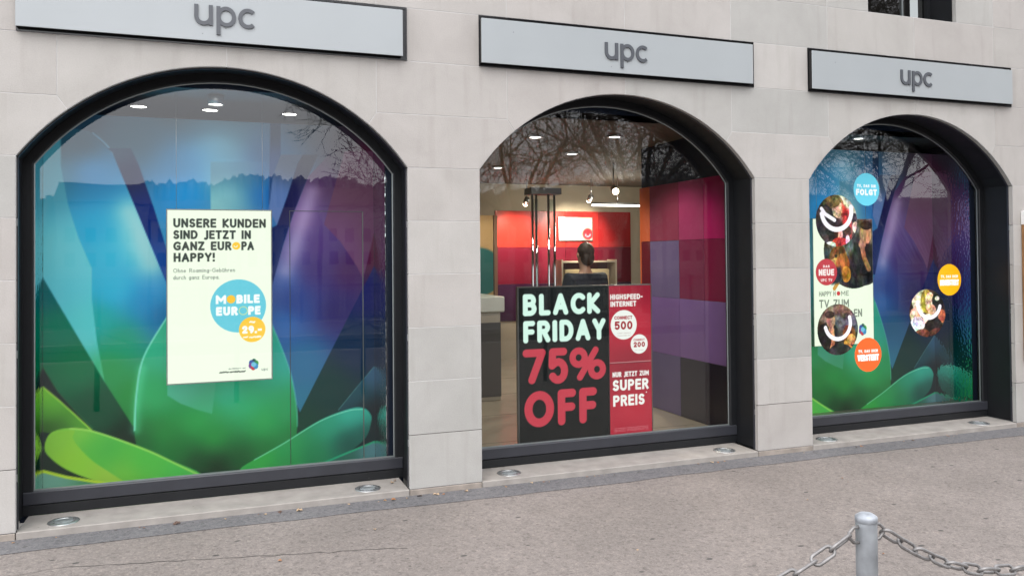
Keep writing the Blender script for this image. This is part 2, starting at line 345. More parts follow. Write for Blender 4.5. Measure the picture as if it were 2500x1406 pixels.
qw = MB().box(-60, 70, -16.6, -16.5, GZ-.6, GZ-.002).build('quay_wall', M['kerbs']); qw['kind'] = 'structure'

# ================================================================== the stone building
bld = empty('stone_building', (0, 0, 0)); tag(bld, 'pale limestone building with three arched shop windows', 'building')
J = 1.045; DG = (.985, math.sqrt(RAD*RAD-.985**2)+ZC)        # voussoir joints: half spacing, and the foot of the slanted joint on the arc
XL, XR = -1.7, 10.6
UW = (6.985, 8.095, 4.0, 5.4)                                # the upper window opening
def tiles(off=0.0):
    """stone blocks (counter-clockwise (x,z) outlines seen from the street)"""
    T = []; R = RAD+off; h = HW+off; zs = ZC+math.sqrt(R*R-h*h); dz = ZC+math.sqrt(R*R-DG[0]**2)
    pier = [(XL, CEN[0]-h)] + [(CEN[i]+h, CEN[i+1]-h) for i in range(2)] + [(CEN[2]+h, XR)]
    for i, (a, b) in enumerate(pier):
        cuts = [a, b]
        if i == 0: cuts = [a, -.575, b]
        if i == 3: cuts = [a, CEN[2]+h+.58, b]
        for u, v in zip(cuts[:-1], cuts[1:]):
            for k in range(6): T.append([(u, .4*k), (v, .4*k), (v, .4*k+.4), (u, .4*k+.4)])
        pl = []                                              # the shoulder block on top of the pier
        if i > 0: c = CEN[i-1]; pl += [(c+J, 2.8)] + arc_pts(c, DG[0], h, off, 8)
        else: pl += [(a, 2.8), (a, 2.4)]
        if i < 3: c = CEN[i]; pl += list(arc_pts(c, -h, -DG[0], off, 8)) + [(c-J, 2.8)]
        else: pl += [(b, 2.4), (b, 2.8)]
        T.append(pl)
    for c in CEN:                                            # the two arch stones
        for s in (-1, 1):
            q = arc_pts(c, *( (-DG[0], 0) if s < 0 else (0, DG[0]) ), off, 12)
            T.append(([(c-J, 2.8)] + q + [(c, 3.2), (c-J, 3.2)]) if s < 0 else (q + [(c+J, 2.8), (c+J, 3.2), (c, 3.2)]))
    vj = [XL] + sum([[c-J, c, c+J] for c in CEN], []) + [XR]
    for r in range(7, 13):
        z0 = .4*r; z1 = z0+.4
        for u, v in zip(vj[:-1], vj[1:]):
            if r == 7 and any(abs((u+v)/2-c) < J for c in CEN): continue
            if z0 >= 3.99 and v > UW[0] and u < UW[1]:
                if u < UW[0]: T.append([(u, z0), (UW[0], z0), (UW[0], z1), (u, z1)])
                if v > UW[1]: T.append([(UW[1], z0), (v, z0), (v, z1), (UW[1], z1)])
                continue
            T.append([(u, z0), (v, z0), (v, z1), (u, z1)])
    return T
TH = .046
for t_ in tiles():
    cx = sum(p[0] for p in t_)/len(t_); cz = sum(p[1] for p in t_)/len(t_)
    q = inset([(x-cx, z-cz) for x, z in t_], .0025)
    MB().prism(q, rng.uniform(-.0008, .0006), TH, bev=.0012).build('stone_block', M['stone'], bld, (cx, 0, cz))
mo = MB(); core = MB()
for t_ in tiles(): mo.poly_y(t_, .0016)
for t_ in tiles(.034): core.prism(t_, TH+.002, .46)
mo.build('mortar_joints', M['mortar'], bld); core.build('wall_core', M['mortar'], bld)
for a, b in [(XL, CEN[0]-HW), (CEN[0]+HW, CEN[1]-HW), (CEN[1]+HW, CEN[2]-HW), (CEN[2]+HW, XR)]:
    MB().box(a, b, .0015, .02, .3972, .4028).build('open_joint', M['gap'], bld)
for a, b in [(XL, CEN[0]-HW), (CEN[0]+HW, CEN[1]-HW), (CEN[1]+HW, CEN[2]-HW), (CEN[2]+HW, XR)]:
    MB().bbox(a+.002, b-.002, -.004, .05, GZ-.05, -.004, .004).build('plinth_stone', M['kerb'], bld)
    MB().box(a, b, .006, .05, -.0042, .003).build('open_joint', M['gap'], bld)
# screws-and-stains seen on the piers: faint rust-grey run on one block
def sweep(mb, c, prof, n=28, z0=0.0, closed=True):
    """carry a (off, y) profile round the arched outline"""
    rings = [arch(c, o, n, z0) for o, y in prof]; m = len(rings[0]); k = len(prof)
    vs = [(x, prof[j][1], z) for j in range(k) for x, z in rings[j]]
    fs = []
    for j in range(k if closed else k-1):
        j2 = (j+1) % k
        for i in range(m-1): fs.append((j*m+i, j*m+i+1, j2*m+i+1, j2*m+i))
    if closed: fs += [tuple(j*m for j in range(k)), tuple(j*m+m-1 for j in range(k))]
    return mb.add(vs, fs)
YG = .392
for i, c in enumerate(CEN):
    fr = sweep(MB(), c, [(.031, .355), (-.026, .355), (-.033, .362), (-.033, .41), (.031, .41)], z0=.0).build('arched_window', M['metal'], bld)
    sweep(MB(), c, [(.030, .058), (.030, .42), (.034, .42), (.034, .058)]).build('lining', M['metal'], fr)
    sweep(MB(), c, [(.036, .047), (-.006, .047), (-.006, .062), (.0285, .062), (.036, .062)], z0=.006).build('front_lip', M['metal2'], fr)
    sweep(MB(), c, [(-.034, .3795), (-.041, .3815), (-.041, .388), (-.034, .388)], z0=.17).build('glazing_bead', M['bead'], fr)
    x0, x1 = c-HW-.029, c+HW+.029
    MB().bbox(x0, x1, .352, .42, .001, .068, .004).build('base_plate', M['metal'], fr)
    MB().bbox(x0, x1, .346, .42, .0725, .160, .006).build('bottom_rail', M['metal2'], fr)
    MB().box(c-HW+.034, c+HW-.034, .376, .388, .1605, .170).build('glazing_bead', M['bead'], fr)
    MB().poly_y([(x, z) for x, z in arch(c, -.036, 28, .165)], YG).build('pane', M['glass'], fr)
    MB().bbox(c-HW+.0025, c+HW-.0025, -.004, .36, GZ-.05, 0, .005).build('sill', M['sill'], fr)
    for sx in (-1, 1):                                        # little fixing clips of the metal lip
        for z in ((.31, 1.1, 1.95)):
            MB().box(c+sx*(HW+.004)-.006, c+sx*(HW+.004)+.006, .040, .046, z, z+.05).build('clip', M['alu'], fr)
# upper window
x0, x1, z0, z1 = UW
uw = MB()
for a, b, p, q in [(x0, x1, z0, z0+.05), (x0, x1, z1-.05, z1), (x0, x0+.05, z0, z1), (x1-.05, x1, z0, z1)]:
    uw.box(a, b, .30, .36, p, q)
uw = uw.build('upper_window', M['metal'], bld)
ln = MB().box(x0-.004, x0+.003, .047, .30, z0, z1).box(x1-.003, x1+.004, .047, .30, z0, z1).box(x0, x1, .047, .30, z0-.004, z0+.003).box(x0, x1, .05, .30, z1-.003, z1+.004)
ln.build('lining', M['metal'], uw)
MB().poly_y([(x0+.05, z0+.05), (x1-.05, z0+.05), (x1-.05, z1-.05), (x0+.05, z1-.05)], .335).build('pane', M['glass2'], uw)
MB().box(x1-.36, x1-.345, .318, .333, z0+.05, z1-.05).build('window_bar', M['bead'], uw)
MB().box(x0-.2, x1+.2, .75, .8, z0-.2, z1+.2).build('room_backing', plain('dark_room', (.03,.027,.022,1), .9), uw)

# ================================================================== sign boards
def ring(mb, cx, cz, rx, rz, t, a0, a1, y0, y1, n=26):
    pts = [(cx+rx*math.cos(math.radians(a)), cz+rz*math.sin(math.radians(a))) for a in np.linspace(a0, a1, n)]
    inn = [(cx+(rx-t)*math.cos(math.radians(a)), cz+(rz-t)*math.sin(math.radians(a))) for a in np.linspace(a0, a1, n)]
    closed = abs(a1-a0) >= 359.9
    for k in range(n-1):
        mb.add([(*pts[k][:1], y0, pts[k][1]), (pts[k+1][0], y0, pts[k+1][1]), (inn[k+1][0], y0, inn[k+1][1]), (inn[k][0], y0, inn[k][1]),
                (pts[k][0], y1, pts[k][1]), (pts[k+1][0], y1, pts[k+1][1]), (inn[k+1][0], y1, inn[k+1][1]), (inn[k][0], y1, inn[k][1])],
               [(0,1,2,3), (0,4,5,1), (2,6,7,3)] + ([(3,7,4,0)] if k == 0 and not closed else []) + ([(1,5,6,2)] if k == n-2 and not closed else []))
    return mb
S_ = .138
def upc(parent, xc, zb, y):
    """the three letters, each one raised letter mesh"""
    t = .192; ox = xc-1.475*S_
    def X(v): return ox+v*S_
    def Z(v): return zb+v*S_
    y0, y1 = y-.010, y
    mb = MB(); mb.box(X(0), X(t), y0, y1, Z(.44), Z(1)); mb.box(X(.867-t), X(.867), y0-.0006, y1, Z(0), Z(1))
    ring(mb, X(.434), Z(.44), .434*S_, .455*S_, t*S_, 180, 360, y0-.0003, y1); mb.build('letter', M['signgrey'], parent)
    mb = MB(); mb.box(X(1.03), X(1.03+t), y0-.0006, y1, Z(-.44), Z(.985))
    ring(mb, X(1.495), Z(.49), .462*S_, .505*S_, t*S_, 0, 360, y0, y1, 40); mb.build('letter', M['signgrey'], parent)
    mb = MB(); ring(mb, X(2.525), Z(.49), .465*S_, .505*S_, t*S_, 47, 313, y0, y1, 34); mb.build('letter', M['signgrey'], parent)
SL = ('white shop sign with grey letters above the mural window with the hanging poster',
      'white shop sign with grey letters above the middle window with the black friday poster',
      'white shop sign with grey letters below the upper window, rightmost of the signs')
for i, c in enumerate(CEN):
    s = empty('shop_sign', (c, 0, 3.4)); tag(s, SL[i], 'sign', 'letter signs above the arches')
    xa, xb = -HW+.001, HW-.001
    fr = MB().box(xa, xb, -.009, .0012, -.1985, -.183).box(xa, xb, -.009, .0012, .183, .1985).box(xa, xa+.012, -.009, .0012, -.183, .183).box(xb-.012, xb, -.009, .0012, -.183, .183).box(xa+.012, xb-.012, -.002, .0012, -.183, .183)
    fr.build('backing_frame', M['black'], s)
    MB().bbox(xa+.006, xb-.042, -.050, -.0095, -.180, .164, .002).build('box_body', M['black'], s)
    MB().bbox(xa+.0055, xb-.0415, -.056, -.0505, -.1805, .1645, .002).build('panel', M['signwhite'], s)
    upc(s, (-.006, -.012, -.035)[i], -.075, -.0562)
# ================================================================== round lights let into the window sills
M['lens'] = plain('frosted_lens', (.22,.24,.245,1), .2, spec=.8, noise=.15, scale=30)
M['lens2'] = plain('dirty_lens', (.17,.19,.19,1), .3, spec=.5, noise=.4, scale=25)
LP = [(.254, .14), (2.27, .145), (3.402, .155), (5.42, .14), (6.545, .14), (8.46, .13)]
LL = ['dull round light let into the sill at the left end of the green mural window', 'bright round light let into the sill at the right end of the green mural window',
      'round light in the sill below the black friday poster, left end', 'round light in the sill of the middle window, right end beside the jamb',
      'round light in the sill below the window with round stickers, left end', 'round light in the sill of the window with round stickers, far right end']
for k, (x, y) in enumerate(LP):
    e = empty('sill_light', (x, y, 0)); tag(e, LL[k], 'light', 'lights in the window sills')
    MB().lathe([(.062, .0015), (.062, .004), (.068, .006), (.094, .004), (.096, .0012)], n=32, caps=False).build('trim_ring', M['alu'], e)
    MB().lathe([(.060, .0015), (.058, .0045), (.03, .007), (.002, .008)], n=28).build('lens', M['lens2' if k == 0 else 'lens'], e)

# ================================================================== printing: sheets whose colours are laid down as shapes and letters
def arcp(cx, cy, rx, ry, a0, a1, n=12): return [(cx+rx*math.cos(math.radians(a)), cy+ry*math.sin(math.radians(a))) for a in np.linspace(a0, a1, n)]
G = {' ': (.32, []), 'A': (.76, [[(0,0),(.38,1),(.76,0)], [(.14,.32),(.62,.32)]]),
 'B': (.62, [[(0,0),(0,1),(.34,1)]+arcp(.34,.76,.24,.24,90,-90)+[(0,.52)], [(.34,.52)]+arcp(.35,.26,.27,.26,90,-90)+[(0,0)]]),
 'C': (.70, [arcp(.44,.5,.44,.5,48,312,18)]), 'D': (.70, [[(0,0),(0,1),(.28,1)]+arcp(.28,.5,.42,.5,90,-90)+[(0,0)]]),
 'E': (.52, [[(.52,1),(0,1),(0,0),(.52,0)], [(0,.52),(.46,.52)]]), 'F': (.50, [[(.50,1),(0,1),(0,0)], [(0,.50),(.46,.50)]]),
 'G': (.74, [arcp(.44,.5,.44,.5,48,300,18)+[(.74,.12),(.74,.46),(.48,.46)]]), 'H': (.66, [[(0,0),(0,1)], [(.66,0),(.66,1)], [(0,.52),(.66,.52)]]),
 'I': (.0, [[(0,0),(0,1)]]), 'J': (.36, [[(.36,1),(.36,.15)]+arcp(.16,.10,.20,.22,0,-120,6)]), 'K': (.62, [[(0,0),(0,1)], [(.60,1),(.06,.48),(.62,0)]]),
 'L': (.48, [[(0,1),(0,0),(.48,0)]]), 'M': (.84, [[(0,0),(0,1),(.42,.32),(.84,1),(.84,0)]]), 'N': (.66, [[(0,0),(0,1),(.66,0),(.66,1)]]),
 'O': (.82, [arcp(.41,.5,.41,.5,0,360,26)]), 'P': (.58, [[(0,0),(0,1),(.32,1)]+arcp(.32,.74,.26,.26,90,-90)+[(0,.48)]]),
 'R': (.60, [[(0,0),(0,1),(.32,1)]+arcp(.32,.75,.26,.25,90,-90)+[(0,.5)], [(.30,.5),(.60,0)]]),
 'S': (.56, [arcp(.29,.74,.26,.26,40,270,12)+arcp(.28,.25,.28,.25,90,-145,12)]), 'T': (.62, [[(0,1),(.62,1)], [(.31,1),(.31,0)]]),
 'U': (.66, [[(0,1),(0,.33)]+arcp(.33,.33,.33,.33,180,360)+[(.66,1)]]), 'V': (.72, [[(0,1),(.36,0),(.72,1)]]), 'W': (1.0, [[(0,1),(.26,0),(.5,.8),(.74,0),(1,1)]]),
 'Y': (.66, [[(0,1),(.33,.46),(.66,1)], [(.33,.46),(.33,0)]]), 'Z': (.60, [[(0,1),(.60,1),(0,0),(.60,0)]]), 'X': (.62, [[(0,0),(.62,1)], [(0,1),(.62,0)]]),
 '0': (.60, [arcp(.30,.5,.30,.5,0,360,24)]), '2': (.54, [arcp(.27,.73,.27,.27,170,-40,12)+[(0,0),(.54,0)]]),
 '5': (.56, [[(.52,1),(.06,1),(.03,.52)]+arcp(.28,.32,.28,.32,125,-145,14)]), '7': (.58, [[(0,1),(.58,1),(.20,0)]]),
 '9': (.56, [arcp(.28,.70,.28,.30,0,360,20), [(.56,.70)]+arcp(.20,.5,.36,.5,0,-70,8)]),
 '%': (1.0, [arcp(.20,.74,.20,.26,0,360,18), arcp(.80,.26,.20,.26,0,360,18), [(.24,0),(.76,1)]]),
 '!': (.0, [[(0,.52),(0,1)], [(0,0),(0,.01)]]), '.': (.0, [[(0,0),(0,.01)]]), ',': (.04, [[(.04,.02),(0,-.12)]]), '-': (.30, [[(0,.42),(.30,.42)]]), '*': (.2, [[(.1,.85),(.1,.9)]]),
 'a': (.42, [arcp(.2,.3,.2,.3,0,360,14), [(.42,.6),(.42,0)]]), 'b': (.42, [[(0,1),(0,0)], arcp(.22,.3,.2,.3,0,360,14)]), 'c': (.38, [arcp(.22,.3,.22,.3,50,310,12)]),
 'd': (.42, [[(.42,1),(.42,0)], arcp(.2,.3,.2,.3,0,360,14)]), 'e': (.42, [[(.02,.32),(.42,.32)]+arcp(.21,.3,.21,.3,0,310,14)]), 'g': (.42, [arcp(.2,.3,.2,.3,0,360,14), [(.42,.6),(.42,-.1)]+arcp(.22,-.1,.2,.16,0,-150,6)]),
 'h': (.40, [[(0,1),(0,0)], [(0,.38)]+arcp(.2,.4,.2,.2,180,0,8)+[(.40,0)]]), 'i': (.0, [[(0,0),(0,.6)], [(0,.82),(0,.84)]]),
 'm': (.66, [[(0,.6),(0,0)], [(0,.4)]+arcp(.165,.43,.165,.17,180,0,8)+[(.33,0)], [(.33,.43)]+arcp(.495,.43,.165,.17,180,0,8)+[(.66,0)]]),
 'n': (.40, [[(0,.6),(0,0)], [(0,.38)]+arcp(.2,.4,.2,.2,180,0,8)+[(.40,0)]]), 'o': (.44, [arcp(.22,.3,.22,.3,0,360,16)]), 'p': (.42, [[(0,.6),(0,-.25)], arcp(.22,.3,.2,.3,0,360,14)]),
 'r': (.26, [[(0,.6),(0,0)], [(0,.38)]+arcp(.2,.38,.2,.22,180,70,6)]), 'u': (.40, [[(0,.6),(0,.22)]+arcp(.2,.2,.2,.2,180,360,8)+[(.40,.6),(.40,0)]]),
 'ü': (.40, [[(0,.6),(0,.22)]+arcp(.2,.2,.2,.2,180,360,8)+[(.40,.6),(.40,0)], [(.08,.84),(.08,.86)], [(.32,.84),(.32,.86)]]), 'z': (.38, [[(0,.6),(.38,.6),(0,0),(.38,0)]])}
def catmull(p, closed=True, n=6):
    p = np.array(p, float); m = len(p); out = []
    for i in range(m if closed else m-1):
        a, b, c, d = (p[(i-1) % m], p[i], p[(i+1) % m], p[(i+2) % m]) if closed else (p[max(i-1,0)], p[i], p[i+1], p[min(i+2,m-1)])
        for k in range(n):
            t = k/n; out.append(.5*((2*b)+(c-a)*t+(2*a-5*b+4*c-d)*t*t+(3*b-a-3*c+d)*t**3))
    if not closed: out.append(p[-1])
    return np.array(out)
class Print:
    """a flat sheet x0..x1, z0..z1; paint in sRGB 0-255, then build()"""
    def __init__(s, x0, x1, z0, z1, cell, bgc=(255,255,255)):
        s.nx = int(math.ceil((x1-x0)/cell)); s.nz = int(math.ceil((z1-z0)/cell)); s.cell = cell
        s.gx = np.linspace(x0, x1, s.nx+1); s.gz = np.linspace(z0, z1, s.nz+1)
        s.X, s.Z = np.meshgrid(s.gx, s.gz); s.C = np.zeros(s.X.shape+(3,)); s.C[:] = bgc; s.box = (x0, x1, z0, z1)
    def win(s, x0, x1, z0, z1):
        i0, i1 = np.searchsorted(s.gx, [x0, x1]); j0, j1 = np.searchsorted(s.gz, [z0, z1]); return slice(j0, j1), slice(i0, i1)
    def put(s, w, a, col):
        a = np.clip(a, 0, 1)[..., None]; s.C[w] = s.C[w]*(1-a)+np.asarray(col, float)*a
    def idw(s, w, anch, pw=3.0):
        X, Z = s.X[w], s.Z[w]; num = np.zeros(X.shape+(3,)); den = np.zeros(X.shape)
        for ax, az, *c in anch:
            k = 1/(((X-ax)**2+(Z-az)**2)+.012)**(pw/2); num += k[..., None]*np.asarray(c, float); den += k
        return num/den[..., None]
    def fill(s, pts, col=None, anch=None, alpha=1.0, soft=0.0):
        p = np.asarray(pts, float); e = soft+s.cell*2
        w = s.win(p[:,0].min()-e, p[:,0].max()+e, p[:,1].min()-e, p[:,1].max()+e); X, Z = s.X[w], s.Z[w]
        if X.size == 0: return
        d2 = np.full(X.shape, 1e9); ins = np.zeros(X.shape, bool); n = len(p)
        for i in range(n):
            (ax, az), (bx, bz) = p[i], p[(i+1) % n]; dx, dz = bx-ax, bz-az; l = dx*dx+dz*dz+1e-12
            t = np.clip(((X-ax)*dx+(Z-az)*dz)/l, 0, 1); d2 = np.minimum(d2, (X-ax-t*dx)**2+(Z-az-t*dz)**2)
            c = (az > Z) != (bz > Z); ins ^= c & (X < (bx-ax)*(Z-az)/(dz if abs(dz) > 1e-12 else 1e-12)+ax)
        d = np.sqrt(d2)*np.where(ins, -1, 1); wd = max(soft, s.cell)
        s.put(w, alpha*np.clip(.5-d/wd, 0, 1), s.idw(w, anch) if anch else col)
    def line(s, pts, width, col, alpha=1.0, flat=False):
        p = np.asarray(pts, float); e = width+s.cell*2
        w = s.win(p[:,0].min()-e, p[:,0].max()+e, p[:,1].min()-e, p[:,1].max()+e); X, Z = s.X[w], s.Z[w]
        if X.size == 0: return
        d2 = np.full(X.shape, 1e9)
        n = len(p)-1; d = None
        if flat:                                   # square ends, round joints
            d = np.full(X.shape, 1e9); hw = width/2; loop = np.allclose(p[0], p[-1])
            for i in range(n):
                (ax, az), (bx, bz) = p[i], p[i+1]; l = math.hypot(bx-ax, bz-az)
                if l < 1e-6: continue
                ux, uz = (bx-ax)/l, (bz-az)/l
                e0 = hw if (i == 0 and not loop) else 0; e1 = hw if (i == n-1 and not loop) else 0
                al = (X-ax)*ux+(Z-az)*uz; pe = np.abs(-(X-ax)*uz+(Z-az)*ux); d = np.minimum(d, np.maximum(pe, np.maximum(-al-e0, al-l-e1)+hw))
                if i or loop: d = np.minimum(d, np.hypot(X-ax, Z-az))
            s.put(w, alpha*np.clip(.5-(d-hw)/s.cell, 0, 1), col); return
        for (ax, az), (bx, bz) in zip(p[:-1], p[1:]):
            dx, dz = bx-ax, bz-az; l = dx*dx+dz*dz+1e-12; t = np.clip(((X-ax)*dx+(Z-az)*dz)/l, 0, 1)
            d2 = np.minimum(d2, (X-ax-t*dx)**2+(Z-az-t*dz)**2)
        s.put(w, alpha*np.clip(.5-(np.sqrt(d2)-width/2)/s.cell, 0, 1), col)
    def glow(s, pts, width, col, alpha):
        p = np.asarray(pts, float); e = width*2.5; w = s.win(p[:,0].min()-e, p[:,0].max()+e, p[:,1].min()-e, p[:,1].max()+e); X, Z = s.X[w], s.Z[w]; d2 = np.full(X.shape, 1e9)
        for (ax, az), (bx, bz) in zip(p[:-1], p[1:]):
            dx, dz = bx-ax, bz-az; l = dx*dx+dz*dz+1e-12; t = np.clip(((X-ax)*dx+(Z-az)*dz)/l, 0, 1); d2 = np.minimum(d2, (X-ax-t*dx)**2+(Z-az-t*dz)**2)
        s.put(w, alpha*np.exp(-d2/(width*width)), col)
    def disc(s, cx, cz, r, col, rz=None, alpha=1.0):
        rz = rz or r; s.fill([(cx+r*math.cos(a), cz+rz*math.sin(a)) for a in np.linspace(0, 2*math.pi, 40)[:-1]], col, alpha=alpha)
    def text(s, txt, x0, x1, zt, zb, sw, col, gap=.15, flat=True):
        h = zt-zb; sk = h-sw; gp = gap+sw/max(sk, 1e-6)
        adv = [G[ch][0] for ch in txt]; nat = sum(adv)+gp*(len(txt)-1); fx = ((x1-x0)-sw)/nat; x = x0+sw/2
        for ch, a in zip(txt, adv):
            for st in G[ch][1]: s.line([(x+px*fx, zb+sw/2+pz*sk) for px, pz in st], sw, col, 1.0, flat)
            x += (a+gp)*fx
        return fx
    def mesh(s, name, y=0.0, clip=None, ink=None):
        nx, nz = s.nx, s.nz; co = np.stack([s.X.ravel(), np.full(s.X.size, y), s.Z.ravel()], -1)
        ii, jj = np.meshgrid(np.arange(nx), np.arange(nz)); a = (jj*(nx+1)+ii).ravel()
        q = np.stack([a, a+1, a+nx+2, a+nx+1], -1)
        if clip is not None:
            k = clip(s.X, s.Z).ravel(); q = q[k[q].all(1)]
        me = bpy.data.meshes.new(name); me.vertices.add(len(co)); me.vertices.foreach_set('co', co.astype(np.float32).ravel())
        me.loops.add(q.size); me.loops.foreach_set('vertex_index', q.ravel().astype(np.int32))
        me.polygons.add(len(q)); me.polygons.foreach_set('loop_start', np.arange(0, q.size, 4, dtype=np.int32)); me.polygons.foreach_set('loop_total', np.full(len(q), 4, np.int32))
        me.update(calc_edges=True)
        at = me.color_attributes.new('Col', 'FLOAT_COLOR', 'POINT'); c = np.ones((len(co), 4), np.float32); lc = lin(s.C.reshape(-1, 3)); lc = ink(lc) if ink else lc; c[:, :3] = lc; at.data.foreach_set('color', c.ravel())
        me.validate(); return me
    def build(s, name, mat, parent=None, y=0.0, clip=None, loc=None):
        me = s.mesh(name, y, clip); me.materials.append(mat); o = bpy.data.objects.new(name, me); link(o, parent)
        if loc is not None: o.location = loc
        return o

def photo_finish(p, amp=26, seed=1):
    """the uneven tones of a printed photograph"""
    rg = np.random.RandomState(seed); sh = p.X.shape; n = np.zeros(sh+(3,))
    for k, a in ((5, .5), (11, .6), (24, .6), (60, .4)):
        g = rg.randn(k+2, k+2, 1)*np.ones((1, 1, 3))+.35*rg.randn(k+2, k+2, 3)
        jj = np.linspace(0, k, sh[0]); ii = np.linspace(0, k, sh[1]); j0 = jj.astype(int); i0 = ii.astype(int); fj = (jj-j0)[:, None, None]; fi = (ii-i0)[None, :, None]
        n += a*((g[j0][:, i0]*(1-fi)+g[j0][:, i0+1]*fi)*(1-fj)+(g[j0+1][:, i0]*(1-fi)+g[j0+1][:, i0+1]*fi)*fj)
    p.C = np.clip(p.C*(1+n*amp/200)+n*amp*.35, 4, 252)
def greek(p, x0, x1, zt, zb, col):
    """a line of print too small to read"""
    rg = random.Random(int(x0*1e4)+int(zt*1e4)); x = x0; h = zt-zb
    while x < x1:
        wd = h*rg.uniform(.35, .8)
        if rg.random() > .14: p.line([(x, zb+h*rg.uniform(.2,.5)), (min(x1, x+wd*.7), zb+h*rg.uniform(.4,.8))], h*.5, col, .85)
        x += wd
